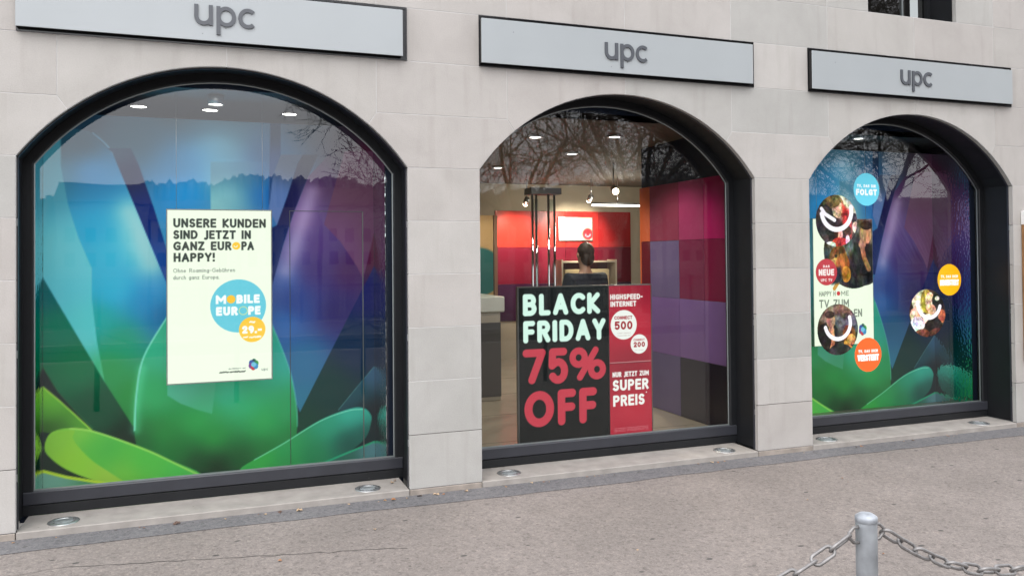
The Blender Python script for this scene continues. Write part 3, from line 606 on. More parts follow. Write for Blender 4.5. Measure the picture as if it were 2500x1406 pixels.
# ---- the big flower mural behind the first and third window
MURAL = [
 ('f',[[-0.117,3.203],[2.646,3.412],[2.619,-0.61],[-0.115,-0.267]],[[0.26,2.92,40,62,80],[0.89,2.92,58,82,92],[1.31,2.98,62,84,92],[0.63,2.69,52,88,105],[1.31,2.65,68,108,124],[0.95,2.48,45,108,142],[1.31,2.32,100,150,160],[0.98,2.22,40,132,185],[1.56,2.23,35,98,155],[1.56,2.56,48,86,118],[1.96,2.92,62,72,80],[2.26,2.79,55,48,58],[2.43,2.59,80,40,60],[2.43,2.18,80,50,85],[1.21,1.83,60,150,200],[0.54,0.18,18,45,30],[1.43,0.09,20,50,30],[2.25,0.46,15,45,45],[2.32,0.97,25,50,60]],1,0,0),
 ('f',[[-0.117,3.294],[2.647,3.518],[2.644,3.094],[-0.117,2.99]],[[1.13,3.13,12,28,62]],1,0,0),
 ('f',[[1.169,2.5],[1.596,2.514],[1.595,2.064],[1.168,2.061]],[[1.19,2.14,140,182,178],[1.19,2.45,66,106,122],[1.38,2.46,62,102,122],[1.31,2.19,118,164,170],[1.59,2.23,40,105,160],[1.6,2.46,50,90,125]],0.85,0,0),
 ('f',[[1.631,3.117],[1.708,3.122],[1.705,2.367],[1.666,2.232],[1.611,2.164]],[[1.66,2.83,30,50,72],[1.66,2.43,40,70,110]],0.9,0,0),
 ('f',[[-0.064,2.749],[0.303,2.705],[0.465,2.546],[0.627,2.182],[0.771,1.835],[0.855,1.547],[0.855,1.292],[0.741,1.106],[0.668,0.889],[0.625,0.641],[0.619,0.422],[0.413,0.795],[0.001,1.594],[-0.063,1.716]],[[0.07,2.6,48,78,92],[0.26,2.61,48,82,98],[0.07,2.36,50,125,150],[0.02,1.84,75,160,180],[0.32,2.4,45,130,175],[0.32,1.96,45,155,205],[0.43,1.77,60,165,210],[0.6,1.83,90,175,210],[0.79,1.52,70,145,195],[0.48,1.52,60,165,210],[0.71,1.39,45,130,175],[0.8,1.29,32,105,150],[0.37,1.28,40,155,150],[0.54,1.11,34,142,110],[0.46,0.9,45,140,80],[0.6,0.7,40,130,65],[0.62,0.45,35,115,55]],1,0,0),
 ('g',[[0.592,2.087],[0.67,1.898],[0.736,1.708]],0.1134,(195,218,208),0.5),
 ('l',[[0.331,2.691],[0.465,2.546],[0.627,2.182],[0.771,1.835],[0.855,1.547]],0.0081,(120,180,210),0.6,1),
 ('f',[[-0.064,2.658],[0.116,2.635],[0.116,2.435],[0.165,2.144],[0.234,1.898],[0.324,1.666],[0.324,1.434],[0.357,1.123],[0.413,0.795],[0.001,1.594],[-0.063,1.716]],[[0.04,2.29,85,155,170],[0.21,1.77,115,190,210],[0.12,1.53,105,185,205],[0.29,1.22,105,195,200],[0.4,0.84,80,170,130]],0.75,0,0),
 ('f',[[-0.063,1.716],[0.001,1.594],[0.413,0.795],[0.624,0.421],[0.624,0.234],[0.343,0.383],[-0.063,0.749]],[[0.02,1.47,4,100,104],[0.07,1.23,0,116,94],[0.21,0.92,0,110,74],[0.34,0.6,4,80,56],[0.57,0.33,8,46,32]],1,0,0),
 ('f',[[-0.063,1.021],[0.001,0.935],[0.097,0.754],[0.233,0.576],[0.371,0.396],[-0.063,0.508]],[[0.03,0.8,22,48,48],[0.26,0.48,16,52,40]],1,0,0),
 ('l',[[0.001,0.935],[0.097,0.754],[0.233,0.576],[0.329,0.461]],0.0054,(70,130,80),0.6,1),
 ('f',[[0.434,2.58],[0.593,2.586],[0.647,2.461],[0.757,2.121],[0.856,1.77],[0.855,1.515],[0.803,1.65],[0.627,2.119],[0.465,2.546]],[[0.51,2.55,48,78,100],[0.57,2.39,32,42,80],[0.68,2.09,22,48,108],[0.83,1.68,22,76,142]],1,0,0),
 ('f',[[1.706,2.575],[1.882,2.581],[1.839,2.505],[1.756,2.234],[1.674,1.998],[1.611,2.131],[1.644,2.399]],[[1.79,2.55,66,80,100],[1.69,2.17,88,112,155]],1,0,0),
 ('f',[[1.882,2.581],[2.004,2.585],[1.927,2.406],[1.808,2.1],[1.722,1.831],[1.64,1.499],[1.561,1.5],[1.61,1.965],[1.674,1.998],[1.756,2.234],[1.839,2.505]],[[1.97,2.56,52,55,72],[1.85,2.23,32,32,76],[1.69,1.76,26,46,98]],1,0,0),
 ('f',[[2.088,2.581],[2.605,2.547],[2.6,1.828],[2.466,1.655],[2.36,1.442],[1.849,0.465],[1.82,0.54],[1.766,0.828],[1.687,1.065],[1.56,1.335],[1.631,1.499],[1.722,1.831],[1.808,2.1],[1.927,2.406]],[[2.19,2.53,58,50,66],[2.09,2.38,82,56,92],[1.85,2.03,112,88,132],[1.8,1.83,105,100,148],[1.72,1.56,80,105,158],[1.98,1.83,86,62,115],[1.98,1.63,72,55,108],[2.25,1.62,75,40,88],[1.82,1.36,55,72,128],[2.15,1.28,54,44,98],[1.72,1.2,60,108,162],[1.88,0.89,50,108,140],[1.86,0.55,48,112,135],[2.39,2.35,88,52,82]],1,0,0),
 ('g',[[1.953,2.271],[1.879,2.033],[1.813,1.831],[1.741,1.63]],0.0702,(190,175,200),0.42),
 ('f',[[2.223,2.621],[2.605,2.635],[2.601,2.038],[2.467,1.898],[2.371,1.552],[2.32,1.657],[2.185,1.864],[2.051,2.007]],[[2.32,2.35,95,64,84],[2.25,1.83,108,72,108],[2.42,1.9,98,62,88]],0.9,0,0),
 ('f',[[2.467,1.933],[2.371,1.535],[2.463,1.273],[2.597,1.374],[2.602,2.108]],[[2.47,1.76,85,25,60],[2.46,1.38,45,30,85]],0.9,0,0),
 ('f',[[2.6,1.828],[2.466,1.655],[1.849,0.465],[1.829,0.289],[1.305,0.008],[2.587,-0.121]],[[2.4,1.45,32,35,98],[2.32,0.97,12,48,78],[2.08,0.64,6,62,60],[1.88,0.35,6,66,52],[2.35,0.25,12,44,48],[1.49,0.06,20,40,30]],1,0,0),
 ('f',[[1.21,1.833],[1.037,1.624],[0.855,1.292],[0.683,0.983],[0.63,0.703],[0.616,0.391],[0.681,0.213],[0.914,0.096],[1.205,0.044],[1.555,0.075],[1.779,0.193],[1.829,0.356],[1.82,0.54],[1.766,0.828],[1.629,1.2],[1.435,1.569]],[[1.07,1.38,60,165,160],[1.31,0.66,56,168,140],[1.03,0.93,56,168,140],[0.83,1.04,54,165,132],[1.72,0.9,52,155,146],[1.56,0.84,54,164,140],[0.77,0.69,48,155,98],[1.43,0.57,50,160,110],[1.06,0.45,44,150,78],[1.56,0.41,48,154,84],[1.18,0.31,42,142,68],[0.83,0.37,36,128,62],[0.91,0.25,30,108,54],[1.06,0.15,20,70,40],[1.21,0.08,12,42,26],[1.4,0.14,24,84,46],[1.59,0.18,32,112,58],[0.67,0.31,26,92,50],[1.8,0.29,34,118,66],[1.75,0.49,44,142,92]],1,1,0),
 ('g',[[0.668,0.889],[0.636,0.671],[0.624,0.421]],0.0378,(110,205,165),0.35),
 ('l',[[0.855,1.292],[0.683,0.983],[0.63,0.703],[0.616,0.422]],0.0135,(130,220,185),0.75,1),
 ('l',[[1.629,1.2],[1.766,0.828],[1.82,0.54],[1.829,0.356]],0.0108,(110,190,185),0.45,1),
 ('f',[[0.854,0.879],[0.848,0.673],[0.945,0.602],[1.064,0.546],[1.175,0.505],[1.2,0.736],[1.207,0.859]],[[0.92,0.72,90,170,150],[1.15,0.54,75,160,125]],0.75,0,0),
 ('f',[[2.592,0.677],[2.46,0.806],[2.161,0.465],[2.279,0.439],[2.59,0.364]],[[2.44,0.74,58,95,122],[2.31,0.59,28,80,88],[2.42,0.43,14,34,40]],1,0,0),
 ('l',[[2.161,0.465],[2.314,0.642],[2.46,0.806],[2.592,0.659]],0.0054,(110,150,150),0.7,0),
 ('f',[[1.383,0.033],[1.555,0.147],[1.715,0.232],[2.01,0.392],[2.245,0.466],[2.365,0.467],[2.427,0.411],[2.433,0.342],[2.381,0.208],[2.209,0.087],[2.041,0.018],[1.746,-0.036]],[[2.37,0.42,55,165,148],[2.25,0.41,60,170,150],[2.08,0.34,42,145,115],[1.75,0.2,45,145,88],[1.55,0.1,55,155,72],[2.38,0.26,22,80,75],[2.24,0.19,18,75,68],[1.94,0.11,32,120,80],[1.75,0.06,45,135,75]],1,1,0),
 ('l',[[1.492,0.114],[1.715,0.222],[2.01,0.382],[2.245,0.452],[2.365,0.454]],0.0081,(140,205,180),0.7,1),
 ('f',[[-0.063,0.674],[0.001,0.79],[0.097,0.693],[0.233,0.545],[0.329,0.446],[0.178,0.464],[0.057,0.444],[-0.063,0.478]],[[0.02,0.74,125,185,55],[0.07,0.66,100,175,62],[0.22,0.52,95,160,60],[0.02,0.58,85,158,58],[0.02,0.49,28,55,28],[0.12,0.49,55,100,42]],1,0,0),
 ('l',[[0.001,0.79],[0.097,0.693],[0.233,0.545],[0.321,0.446]],0.0108,(165,210,80),0.8,1),
 ('f',[[1.093,0.03],[0.885,0.162],[0.681,0.282],[0.343,0.438],[0.178,0.476],[0.057,0.453],[0.012,0.366],[0.03,0.289],[0.151,0.171],[0.343,0.069],[0.539,0.008],[0.826,-0.006]],[[0.04,0.41,120,178,66],[0.1,0.28,125,182,55],[0.26,0.43,125,185,75],[0.43,0.31,70,158,72],[0.68,0.2,78,168,72],[0.97,0.07,75,168,80],[0.32,0.32,80,165,72],[0.54,0.09,110,170,66]],1,1,0),
 ('f',[[0.012,0.366],[0.057,0.453],[0.2,0.456],[0.195,0.402],[0.233,0.331],[0.329,0.215],[0.454,0.11],[0.567,0.005],[0.343,0.069],[0.151,0.171],[0.03,0.289]],[[0.07,0.38,128,182,66],[0.21,0.23,140,190,58],[0.45,0.08,150,180,66]],0.8,1,0),
 ('l',[[0.178,0.47],[0.343,0.432],[0.681,0.272],[0.885,0.152],[1.063,0.043]],0.0135,(150,205,95),0.85,1),
 ('f',[[-0.063,0.132],[0.001,0.171],[0.151,0.11],[0.426,0.042],[0.624,-0.001],[0.623,-0.235],[-0.063,-0.153]],[[0.02,0.05,105,150,135],[0.4,-0.02,70,125,85]],1,0,0),
 ('l',[[-0.063,0.123],[0.001,0.171],[0.151,0.113],[0.426,0.036],[0.624,-0.004]],0.0216,(165,200,55),1,0),
 ('f',[[2.589,0.104],[2.456,0.174],[2.175,0.083],[1.975,0.008],[2.587,-0.121]],[[2.46,0.12,85,125,132],[2.21,0.05,45,100,85]],1,0,0),
 ('l',[[2.589,0.093],[2.456,0.174],[2.175,0.083],[1.975,0.015]],0.0162,(40,150,115),1,0),
]

pm = Print(0.0, 2.465, -.06, 2.83, .0082)
for sh in MURAL:
    if sh[0] == 'f': pm.fill(catmull(sh[1]) if sh[4] else sh[1], anch=sh[2], alpha=sh[3], soft=sh[5])
    elif sh[0] == 'g': pm.glow(catmull(sh[1], False), sh[2], sh[3], sh[4])
    else: pm.line(catmull(sh[1], False) if sh[5] else sh[1], sh[2], sh[3], sh[4])
def deep_ink(c):
    m_ = c.mean(1, keepdims=True); c = np.clip(m_+(c-m_)*.97, .002, 1); c = 2.15*c**1.22; return np.where(c > .5, .5+.45*np.tanh((c-.5)/.45), c)
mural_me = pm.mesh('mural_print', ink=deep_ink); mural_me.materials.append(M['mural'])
def side_mat():
    m, t, b, out = new_mat('wrinkled_gloss_film'); b.inputs['Base Color'].default_value = (.62,.66,.68,1); b.inputs['Metallic'].default_value = 1; b.inputs['Roughness'].default_value = .1
    tc = t.nodes.new('ShaderNodeTexCoord'); mp = t.nodes.new('ShaderNodeMapping'); mp.inputs['Scale'].default_value = (1, 1, .6); t.links.new(tc.outputs['Object'], mp.inputs[0])
    v = t.nodes.new('ShaderNodeTexVoronoi'); v.feature = 'SMOOTH_F1'; v.inputs['Scale'].default_value = 46; t.links.new(mp.outputs[0], v.inputs['Vector'])
    bp = t.nodes.new('ShaderNodeBump'); bp.inputs['Strength'].default_value = .35; bp.inputs['Distance'].default_value = .008; t.links.new(v.outputs['Distance'], bp.inputs['Height']); t.links.new(bp.outputs[0], b.inputs['Normal']); return m
M['film'] = side_mat()
M['casewhite'] = plain('case_ceiling', (.50,.52,.53,1), .6); M['navy'] = plain('navy_bulkhead', (.010,.022,.060,1), .5)
M['lamp'] = emit('lamp_disc', (1.0, .97, .9, 1), 5.0)
YM = .90
ML = {0: 'tall flower mural of blue, purple and green petals behind the hanging white poster', 2: 'tall flower mural of purple and green petals behind the round stickers'}
for i in (0, 2):
    a = CEN[i]-HW; e = empty('mural_display', (a, YM, 0)); tag(e, ML[i], 'mural', 'flower murals in the windows')
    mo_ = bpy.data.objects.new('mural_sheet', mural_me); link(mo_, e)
    MB().box(-.03, 2.50, .004, .03, -.06, 2.83).build('backing_board', M['navy'], e)
    MB().box(-.006, -.001, -.47, .003, -.06, 2.835).build('side_wall', M['film'], e)
    MB().box(2.466, 2.471, -.47, .003, -.06, 2.835).build('side_wall', M['film'], e)
    MB().box(2.472, 2.60, -.476, -.462, -.06, 2.984).build('side_return', M['navy'], e); MB().box(-.06, -.007, -.476, -.462, -.06, 2.984).build('side_return', M['navy'], e)
    MB().box(-.05, 2.62, -.46, 1.55, 2.985, 3.03).build('case_ceiling', M['casewhite'], e)
    MB().box(-.05, 2.62, -.475, -.461, 2.985, 3.3).build('bulkhead', M['navy'], e)
    MB().box(-.05, 2.62, 1.55, 1.60, 2.0, 3.03).build('rear_wall', M['casewhite'], e); MB().box(-.10, -.05, -.46, 1.60, 2.0, 3.03).build('rear_side_wall', M['navy'], e); MB().box(2.62, 2.67, -.46, 1.60, 2.0, 3.03).build('rear_side_wall', M['navy'], e)
    MB().box(-.05, 2.62, .031, 1.55, 2.0, 2.02).build('rear_shelf', M['navy'], e)
    MB().box(-.03, 2.60, -.46, .0, -.10, -.062).build('case_floor', M['casewhite'], e)
    if i == 0:
        for nm, x0_, x1_, z0_, z1_ in (('door_edge', 1.772, 1.777, .0, 2.113), ('door_edge', 2.366, 2.374, .0, 2.113), ('door_edge', 1.772, 2.374, 2.1135, 2.118)):
            MB().box(x0_, x1_, -.006, -.001, z0_, z1_).build(nm, plain('door_edge', (.30,.33,.30,1) if x0_ > 1.8 else (.10,.13,.13,1), .4), e)
    for k, (x, y) in enumerate(((.62, 1.28), (1.166, 1.28), (1.81, 1.28), (1.206, .66))):
        lp = empty('display_spotlight', (a+x, y, 2.985))
        tag(lp, '%s above the mural with the %s' % (('left round ceiling lamp', 'middle round ceiling lamp', 'right round ceiling lamp', 'short cylinder spotlight')[k], 'hanging poster' if i == 0 else 'round stickers'), 'spotlight', 'lamps inside the window displays')
        if k < 3:
            MB().lathe([(.062, -.010), (.062, .0), (.076, -.001), (.078, -.012), (.062, -.014)], n=20, caps=False).build('trim', M['alu'], lp)
            MB().lathe([(.001, -.009), (.061, -.009), (.061, -.007), (.001, -.007)], n=20).build('lamp_disc', M['lamp'], lp)
        else:
            MB().lathe([(.055, -.075), (.060, -.075), (.060, .0), (.001, .0), (.001, -.06), (.055, -.06)], n=20, caps=False).build('housing', M['alu'], lp)
            MB().lathe([(.001, -.066), (.054, -.066), (.054, -.062), (.001, -.062)], n=20).build('lamp_disc', M['lamp'], lp)
        sp = bpy.data.lights.new('spot', 'SPOT'); sp.energy = 4 if k < 3 else 3; sp.spot_size = math.radians(120); sp.spot_blend = .8; sp.color = (1, .96, .9); sp.shadow_soft_size = .05
        so = bpy.data.objects.new('spot', sp); link(so, lp); so.location = (0, 0, -.09)

# ---- hanging poster in the first window (backlit)
DK = (58,66,62); PB = (240,250,228)
def flower(p, cx, cz, r):
    for k, c in enumerate([(60,150,70),(40,120,80),(50,90,160),(120,60,140),(190,60,70),(60,140,190)]):
        a = math.pi*2*k/6+.4; p.disc(cx+r*.55*math.cos(a), cz+r*.6*math.sin(a), r*.5, c, r*.62)
    p.disc(cx, cz, r*.5, (110,190,220)); p.fill([(cx-r*.3, cz+r*.7), (cx+r*.3, cz+r*.7), (cx, cz+r*1.25)], (50,60,90))
def smile(p, cx, cz, r, a0, a1, wd, col=(248,246,252), rz=None): p.line(arcp(cx, cz, r, rz or r, a0, a1, 18), wd, col)
w_, h_ = .730, 1.274
p = Print(0, w_, 0, h_, .0034, PB)
def bx(u0, u1, v0, v1): return (u0*w_, u1*w_, (1-v0)*h_, (1-v1)*h_)
p.text('UNSERE KUNDEN', *bx(.055,.949,.048,.101), .0155, DK)
p.text('SIND JETZT IN', *bx(.054,.80,.116,.168), .0155, DK)
p.text('GANZ EUR', *bx(.054,.608,.182,.234), .0155, DK); p.text('PA', *bx(.705,.83,.182,.234), .0155, DK)
p.disc(.655*w_, (1-.208)*h_, .029, (250,200,60)); smile(p, .65*w_, (1-.205)*h_, .012, 200, 350, .006, PB)
p.text('HAPPY!', *bx(.057,.447,.248,.30), .0155, DK)
p.text('Ohne Roaming-Gebühren', *bx(.053,.642,.338,.362), .0042, (120,128,122)); p.text('durch ganz Europa.', *bx(.053,.49,.378,.402), .0042, (120,128,122))
p.disc(.675*w_, (1-.563)*h_, .200, (105,200,218)); WH = (246,252,248)
p.text('M', *bx(.455,.555,.497,.549), .0185, WH); p.disc(.603*w_, (1-.523)*h_, .031, (250,195,55)); p.text('BILE', *bx(.655,.885,.497,.549), .0185, WH)
p.text('EUR', *bx(.457,.668,.566,.618), .0185, WH); p.line(arcp(.722*w_, (1-.592)*h_, .030, .030, 0, 360, 20), .005, (215,225,150)); p.text('PE', *bx(.77,.893,.566,.618), .0185, WH)
p.disc(.81*w_, (1-.705)*h_, .096, (250,200,65)); p.text('29.-', *bx(.71,.905,.682,.728), .0165, WH)
greek(p, *bx(.785,.835,.652,.668), WH); greek(p, *bx(.725,.895,.742,.757), WH)
flower(p, .822*w_, (1-.913)*h_, .036)
greek(p, *bx(.49,.74,.944,.956), (70,75,72)); greek(p, *bx(.58,.74,.926,.936), (150,155,150)); p.text('upc', *bx(.90,.965,.933,.952), .0035, (120,125,128))
e = empty('hanging_poster', (.874, .50, .816)); tag(e, 'backlit white poster with german headline and blue circle, hanging before the mural', 'poster')
p.build('printed_face', M['lightbox'], e, 0.0)
MB().box(-.008, w_+.008, .0015, .045, -.008, h_+.008).build('case', M['alu'], e)
MB().box(-.008, 0, -.004, .0014, -.008, h_+.008).box(w_, w_+.008, -.004, .0014, -.008, h_+.008).box(0, w_, -.004, .0014, -.008, 0).box(0, w_, -.004, .0014, h_, h_+.008).build('frame', plain('pale_frame', (.6,.62,.58,1), .4), e)
for x in (.06, w_-.06): MB().tube([(x, .02, h_+.008), (x, .02, 2.146)], .0015, 6).build('wire', M['alu'], e)

# ---- the black friday stand in the middle window
w_, h_ = .858, 1.40; Z0 = .075
def bv(u0, u1, v0, v1): return (u0*w_, u1*w_, h_-v0*1.312, h_-v1*1.312)
p = Print(0, w_, 0, h_, .0048, (16,22,22)); LT = (222,255,240); RD = (200,62,78)
p.text('BLACK', *bv(.045,.905,.040,.184), .046, LT, .20, False); p.text('FRIDAY', *bv(.047,.965,.216,.362), .046, LT, .20, False)
p.text('7', *bv(.038,.288,.402,.630), .068, RD, .24, False); p.text('5', *bv(.31,.535,.402,.640), .068, RD, .24, False); p.text('%', *bv(.55,.965,.405,.628), .060, RD, .24, False)
p.text('O', *bv(.052,.375,.678,.915), .074, RD, .24, False); p.text('F', *bv(.415,.620,.678,.915), .072, RD, .24, False); p.text('F', *bv(.655,.857,.678,.915), .072, RD, .24, False)
e = empty('black_friday_panel', (3.645, .55, Z0-.02)); tag(e, 'black backlit panel with large white and red sale lettering on the shop floor', 'display panel', 'sale panels in the middle window')
p.build('printed_face', M['lightbox2'], e, 0)
MB().box(-.014, -.001, -.004, .03, -.03, h_+.012).box(w_+.001, w_+.003, -.004, .03, -.03, h_+.012).box(-.001, w_+.001, -.004, .03, h_+.001, h_+.012).build('frame', plain('panel_frame', (.16,.16,.15,1), .3, .3), e)
MB().box(-.001, w_+.001, .0015, .03, 0, h_).build('back_panel', M['navy'], e); MB().box(-.02, w_, -.05, .25, -.034, -.031).build('foot_plate', M['alu'], e)
w_ = .424
def br(x0_, x1_, y0_, y1_): return ((x0_-898)/372*w_, (x1_-898)/372*w_, h_-(y0_-24)/1296*1.312, h_-(y1_-24)/1296*1.312)
p = Print(0, w_, 0, h_, .0033, (178,42,60)); WW = (250,252,245); DR = (165,30,45)
p.fill([(0,0),(w_,0),(w_,h_),(0,h_)], anch=[(0,h_,168,45,62),(w_,h_,150,28,50),(w_*.5,h_*.75,196,48,66),(w_*.5,h_*.48,150,40,55),(w_*.5,h_*.2,190,50,66),(w_*.4,.05,170,40,58)])
p.text('HIGHSPEED-', *br(908,1198,98,146), .0115, WW); p.text('INTERNET', *br(910,1140,160,208), .0115, WW)
cx, _, cz, _ = br(1026,1026,370,370); p.disc(cx, cz, .132, WW); cx, _, cz, _ = br(1162,1162,547,547); p.disc(cx, cz, .0875, WW)
p.text('CONNECT', *br(943,1102,292,322), .0065, DR); p.text('500', *br(945,1103,338,412), .0165, DR)
p.text('CONNECT', *br(1112,1212,500,518), .0035, DR); p.text('200', *br(1112,1214,528,574), .0115, DR)
for yy in (438, 460): greek(p, *br(970,1085,yy,yy+12), (215,205,200))
greek(p, *br(1125,1200,596,606), (215,205,200))
p.line([(.004, br(0,0,702,702)[2]), (w_-.004, br(0,0,702,702)[2])], .006, (205,150,150)); p.line([(.004, br(0,0,708,708)[2]), (w_-.004, br(0,0,708,708)[2])], .004, (70,30,35))
p.text('NUR JETZT ZUM', *br(922,1245,785,830), .0105, WW); p.text('SUPER', *br(922,1242,855,952), .0225, WW); p.text('PREIS', *br(925,1205,990,1088), .0225, WW); cx, _, cz, _ = br(1222,1222,980,980); p.disc(cx, cz, .006, WW)
for k, yy in enumerate((1278, 1292, 1304)): greek(p, *br(935,1235,yy,yy+8), (210,120,128))
e = empty('offer_panel', (4.510, .55, Z0-.02)); tag(e, 'narrow red backlit panel with two white price discs beside the black panel', 'display panel', 'sale panels in the middle window')
p.build('printed_face', M['lightbox2'], e, 0); MB().box(0, w_, .0015, .03, 0, h_+.012).build('back_panel', M['navy'], e)
MB().box(w_+.001, w_+.008, -.004, .03, -.03, h_+.012).box(-.001, w_, -.004, .001, h_+.001, h_+.012).build('frame', plain('panel_frame_clear', (.30,.30,.29,1), .25, .2), e); MB().box(.004, w_+.01, -.05, .25, -.034, -.031).build('foot_plate', M['alu'], e)

# ---- poster and round stickers of the third window
w_, h_ = .740, 1.25
p = Print(0, w_, 0, h_, .0044, (240,252,226))
def scene_man(p, cx, cz, r, flip=1):
    """seated man in a dark shirt, chin on his fist, a brown dog beside him"""
    def q(a, b): return (cx+flip*a*r, cz+b*r)
    def blob(a, b, ra, rb, col): p.disc(*q(a, b), ra*r, col, rb*r)
    p.disc(cx, cz, r, (50,46,42)); p.fill([q(-.9,.2), q(-.5,.95), q(.5,.95), q(.9,.3), q(.2,.1)], (112,92,78), soft=.04)
    p.fill([q(-.2,.55), q(.9,.5), q(.95,-.1), q(-.1,.05)], (84,84,92), soft=.05)
    blob(-.45,-.25,.5,.55,(30,27,25)); blob(-.32,.34,.20,.28,(176,128,98)); blob(-.37,.56,.22,.14,(40,28,22)); blob(-.3,.02,.13,.13,(165,115,85))
    p.line([q(-.26,0), q(-.22,-.45), q(-.3,-.7)], .17*r, (190,132,92)); blob(.52,-.2,.30,.36,(120,68,30)); blob(.62,-.38,.2,.2,(215,160,85)); blob(.40,-.05,.12,.2,(84,44,20)); blob(.60,-.12,.05,.04,(25,18,15)); p.line([q(.35,-.5), q(.7,-.8)], .16*r, (196,132,58)); blob(.1,-.75,.5,.22,(38,38,40))
p2 = Print(0, w_, 0, h_, .0044, (240,252,226)); scene_man(p2, .50, .93, .375, -1)
photo_finish(p2, 34, 9); k = ((p2.X-.50)**2+(p2.Z-.93)**2 < .375**2); p.C[k] = p2.C[k]
p.fill([(.44,1.25),(.74,1.25),(.74,.93),(.50,.93)], anch=[(.6,1.22,70,68,60),(.7,1.1,92,82,66),(.52,1.15,80,78,72)], soft=.02)
p.disc(.655,1.10,.075,(178,130,98),.10); p.disc(.665,1.19,.08,(45,32,26),.045); p.fill([(.50,1.02),(.74,1.0),(.74,.62),(.56,.60),(.50,.8)], (34,31,28), soft=.02); p.line([(.60,1.02),(.635,.86),(.69,.75)], .055, (200,140,92)); p.disc(.61,1.0,.045,(186,134,98))
p.disc(.36,.80,.085,(165,95,35),.11); p.disc(.40,.70,.06,(215,150,50),.08); p.line([(.33,.66),(.25,.56)], .04, (205,150,60)); p.fill([(.18,.74),(.33,.78),(.36,.62),(.22,.60)], (28,40,42), soft=.03); p.disc(.60,.63,.15,(50,50,46),.05)
p3 = Print(0, w_, 0, h_, .0044); p3.C = p.C.copy(); photo_finish(p3, 38, 12)
k = (((p.X-.50)**2+(p.Z-.93)**2 < .375**2) | ((p.X > .5) & (p.Z > .93))); p.C[k] = p3.C[k]
p.disc(.155,.725,.132,(196,62,72)); WV = (250,240,236)
p.text('DAS', .115,.195,.795,.77, .008, WV); p.text('NEUE', .06,.25,.755,.69, .017, WV); p.text('UPC TV', .085,.225,.66,.632, .007, WV)
GT = (128,134,122); p.text('HAPPY H', .06,.265,.535,.487, .008, GT); p.disc(.300,.511,.022,(205,55,60)); p.text('ME', .333,.43,.535,.487, .008, GT)
p.text('TV ZUM', .06,.43,.452,.372, .015, GT); p.text('EN', .49,.595,.350,.270, .015, GT); flower(p, .60,.14,.05)
e = empty('programme_poster', (6.737, .50, .82)); tag(e, 'pale backlit poster with man and dog photo behind the round stickers', 'poster')
p.build('printed_face', M['lightbox'], e, 0); MB().box(-.006, w_+.006, .0015, .04, -.006, h_+.006).build('case', M['alu'], e)
for x in (.06, w_-.06): MB().tube([(x, .02, h_+.006), (x, .02, 2.142)], .0015, 6).build('wire', M['alu'], e)

def sticker(name, x, z, r, paint, label, cell=.0042, y=None, group='round stickers on the window'):
    p = Print(-r*1.01, r*1.01, -r*1.01, r*1.01, cell); paint(p, r)
    o = p.build(name, M['vinyl'], None, 0, clip=lambda X, Z: X*X+Z*Z <= (r*1.005)**2, loc=(x, YG-.0015 if y is None else y, z)); return tag(o, label, 'sticker', group)
def disc_text(col, small, big, tc=(250,252,252)):
    def f(p, r):
        p.C[:] = col; p.text(small, -.72*r, .72*r, .30*r, .12*r, .05*r, tc); p.text(big, -.80*r, .80*r, .02*r, -.36*r, .105*r, tc)
    return f
sticker('round_sticker', 7.308, 2.364, .165, disc_text((105,212,235), 'TV, DAS DIR', 'FOLGT'), 'sky blue round sticker reading folgt, top of the window')
sticker('round_sticker', 7.296, .722, .170, disc_text((255,104,44), 'TV, DAS DICH', 'VERSTEHT'), 'orange round sticker reading versteht, low on the window')
sticker('round_sticker', 8.389, 1.445, .165, disc_text((252,184,16), 'TV, DAS DICH', 'BEGEISTERT'), 'yellow round sticker reading begeistert, at the right of the window')
def ph_family(p, r):
    def b(a, c, ra, rc, col): p.disc(a*r, c*r, ra*r, col, rc*r)
    p.C[:] = (62,50,46); p.fill([(-r*.2,r),(r,r),(r,0),(r*.2,0)], (205,190,170), soft=.05)
    b(-.15,.62,.5,.40,(96,66,40)); b(.1,.40,.32,.30,(226,182,156)); b(-.25,.7,.42,.22,(120,92,52)); b(-.55,.1,.4,.5,(44,34,36))
    p.fill([(r*.25,r*.7),(r*.75,r*.3),(r*.7,-r*.7),(r*.3,-r*.2)], (205,60,58), soft=.03); b(.85,.1,.14,.2,(40,36,44)); b(.9,-.25,.14,.22,(220,180,160))
    b(.05,-.55,.24,.30,(225,178,152)); b(-.12,-.45,.2,.35,(70,42,34)); b(.15,-.95,.5,.3,(205,70,56)); b(.55,-.4,.17,.2,(70,46,40)); b(.52,-.75,.1,.2,(232,225,220)); b(-.6,-.6,.5,.3,(48,42,44)); b(-.3,-.95,.25,.15,(205,215,212))
    photo_finish(p, 40, 3); smile(p, .0*r, .38*r, .72*r, 190, 372, .19*r); p.line([(-.72*r,.45*r), (-.55*r,.25*r), (-.1*r,.02*r)], .15*r, (248,246,252))
sticker('photo_sticker', 6.929, 2.05, .255, ph_family, 'round photo sticker of a family with white smile arc, above the pale poster')
def ph_man(p, r): p.C[:] = (50,46,42); scene_man(p, 0, 0, r*1.06, 1); photo_finish(p, 34, 5); smile(p, .0, .25*r, .62*r, 195, 380, .16*r)
sticker('photo_sticker', 6.924, .985, .250, ph_man, 'round photo sticker of man with brown dog and white smile arc, low on the poster')
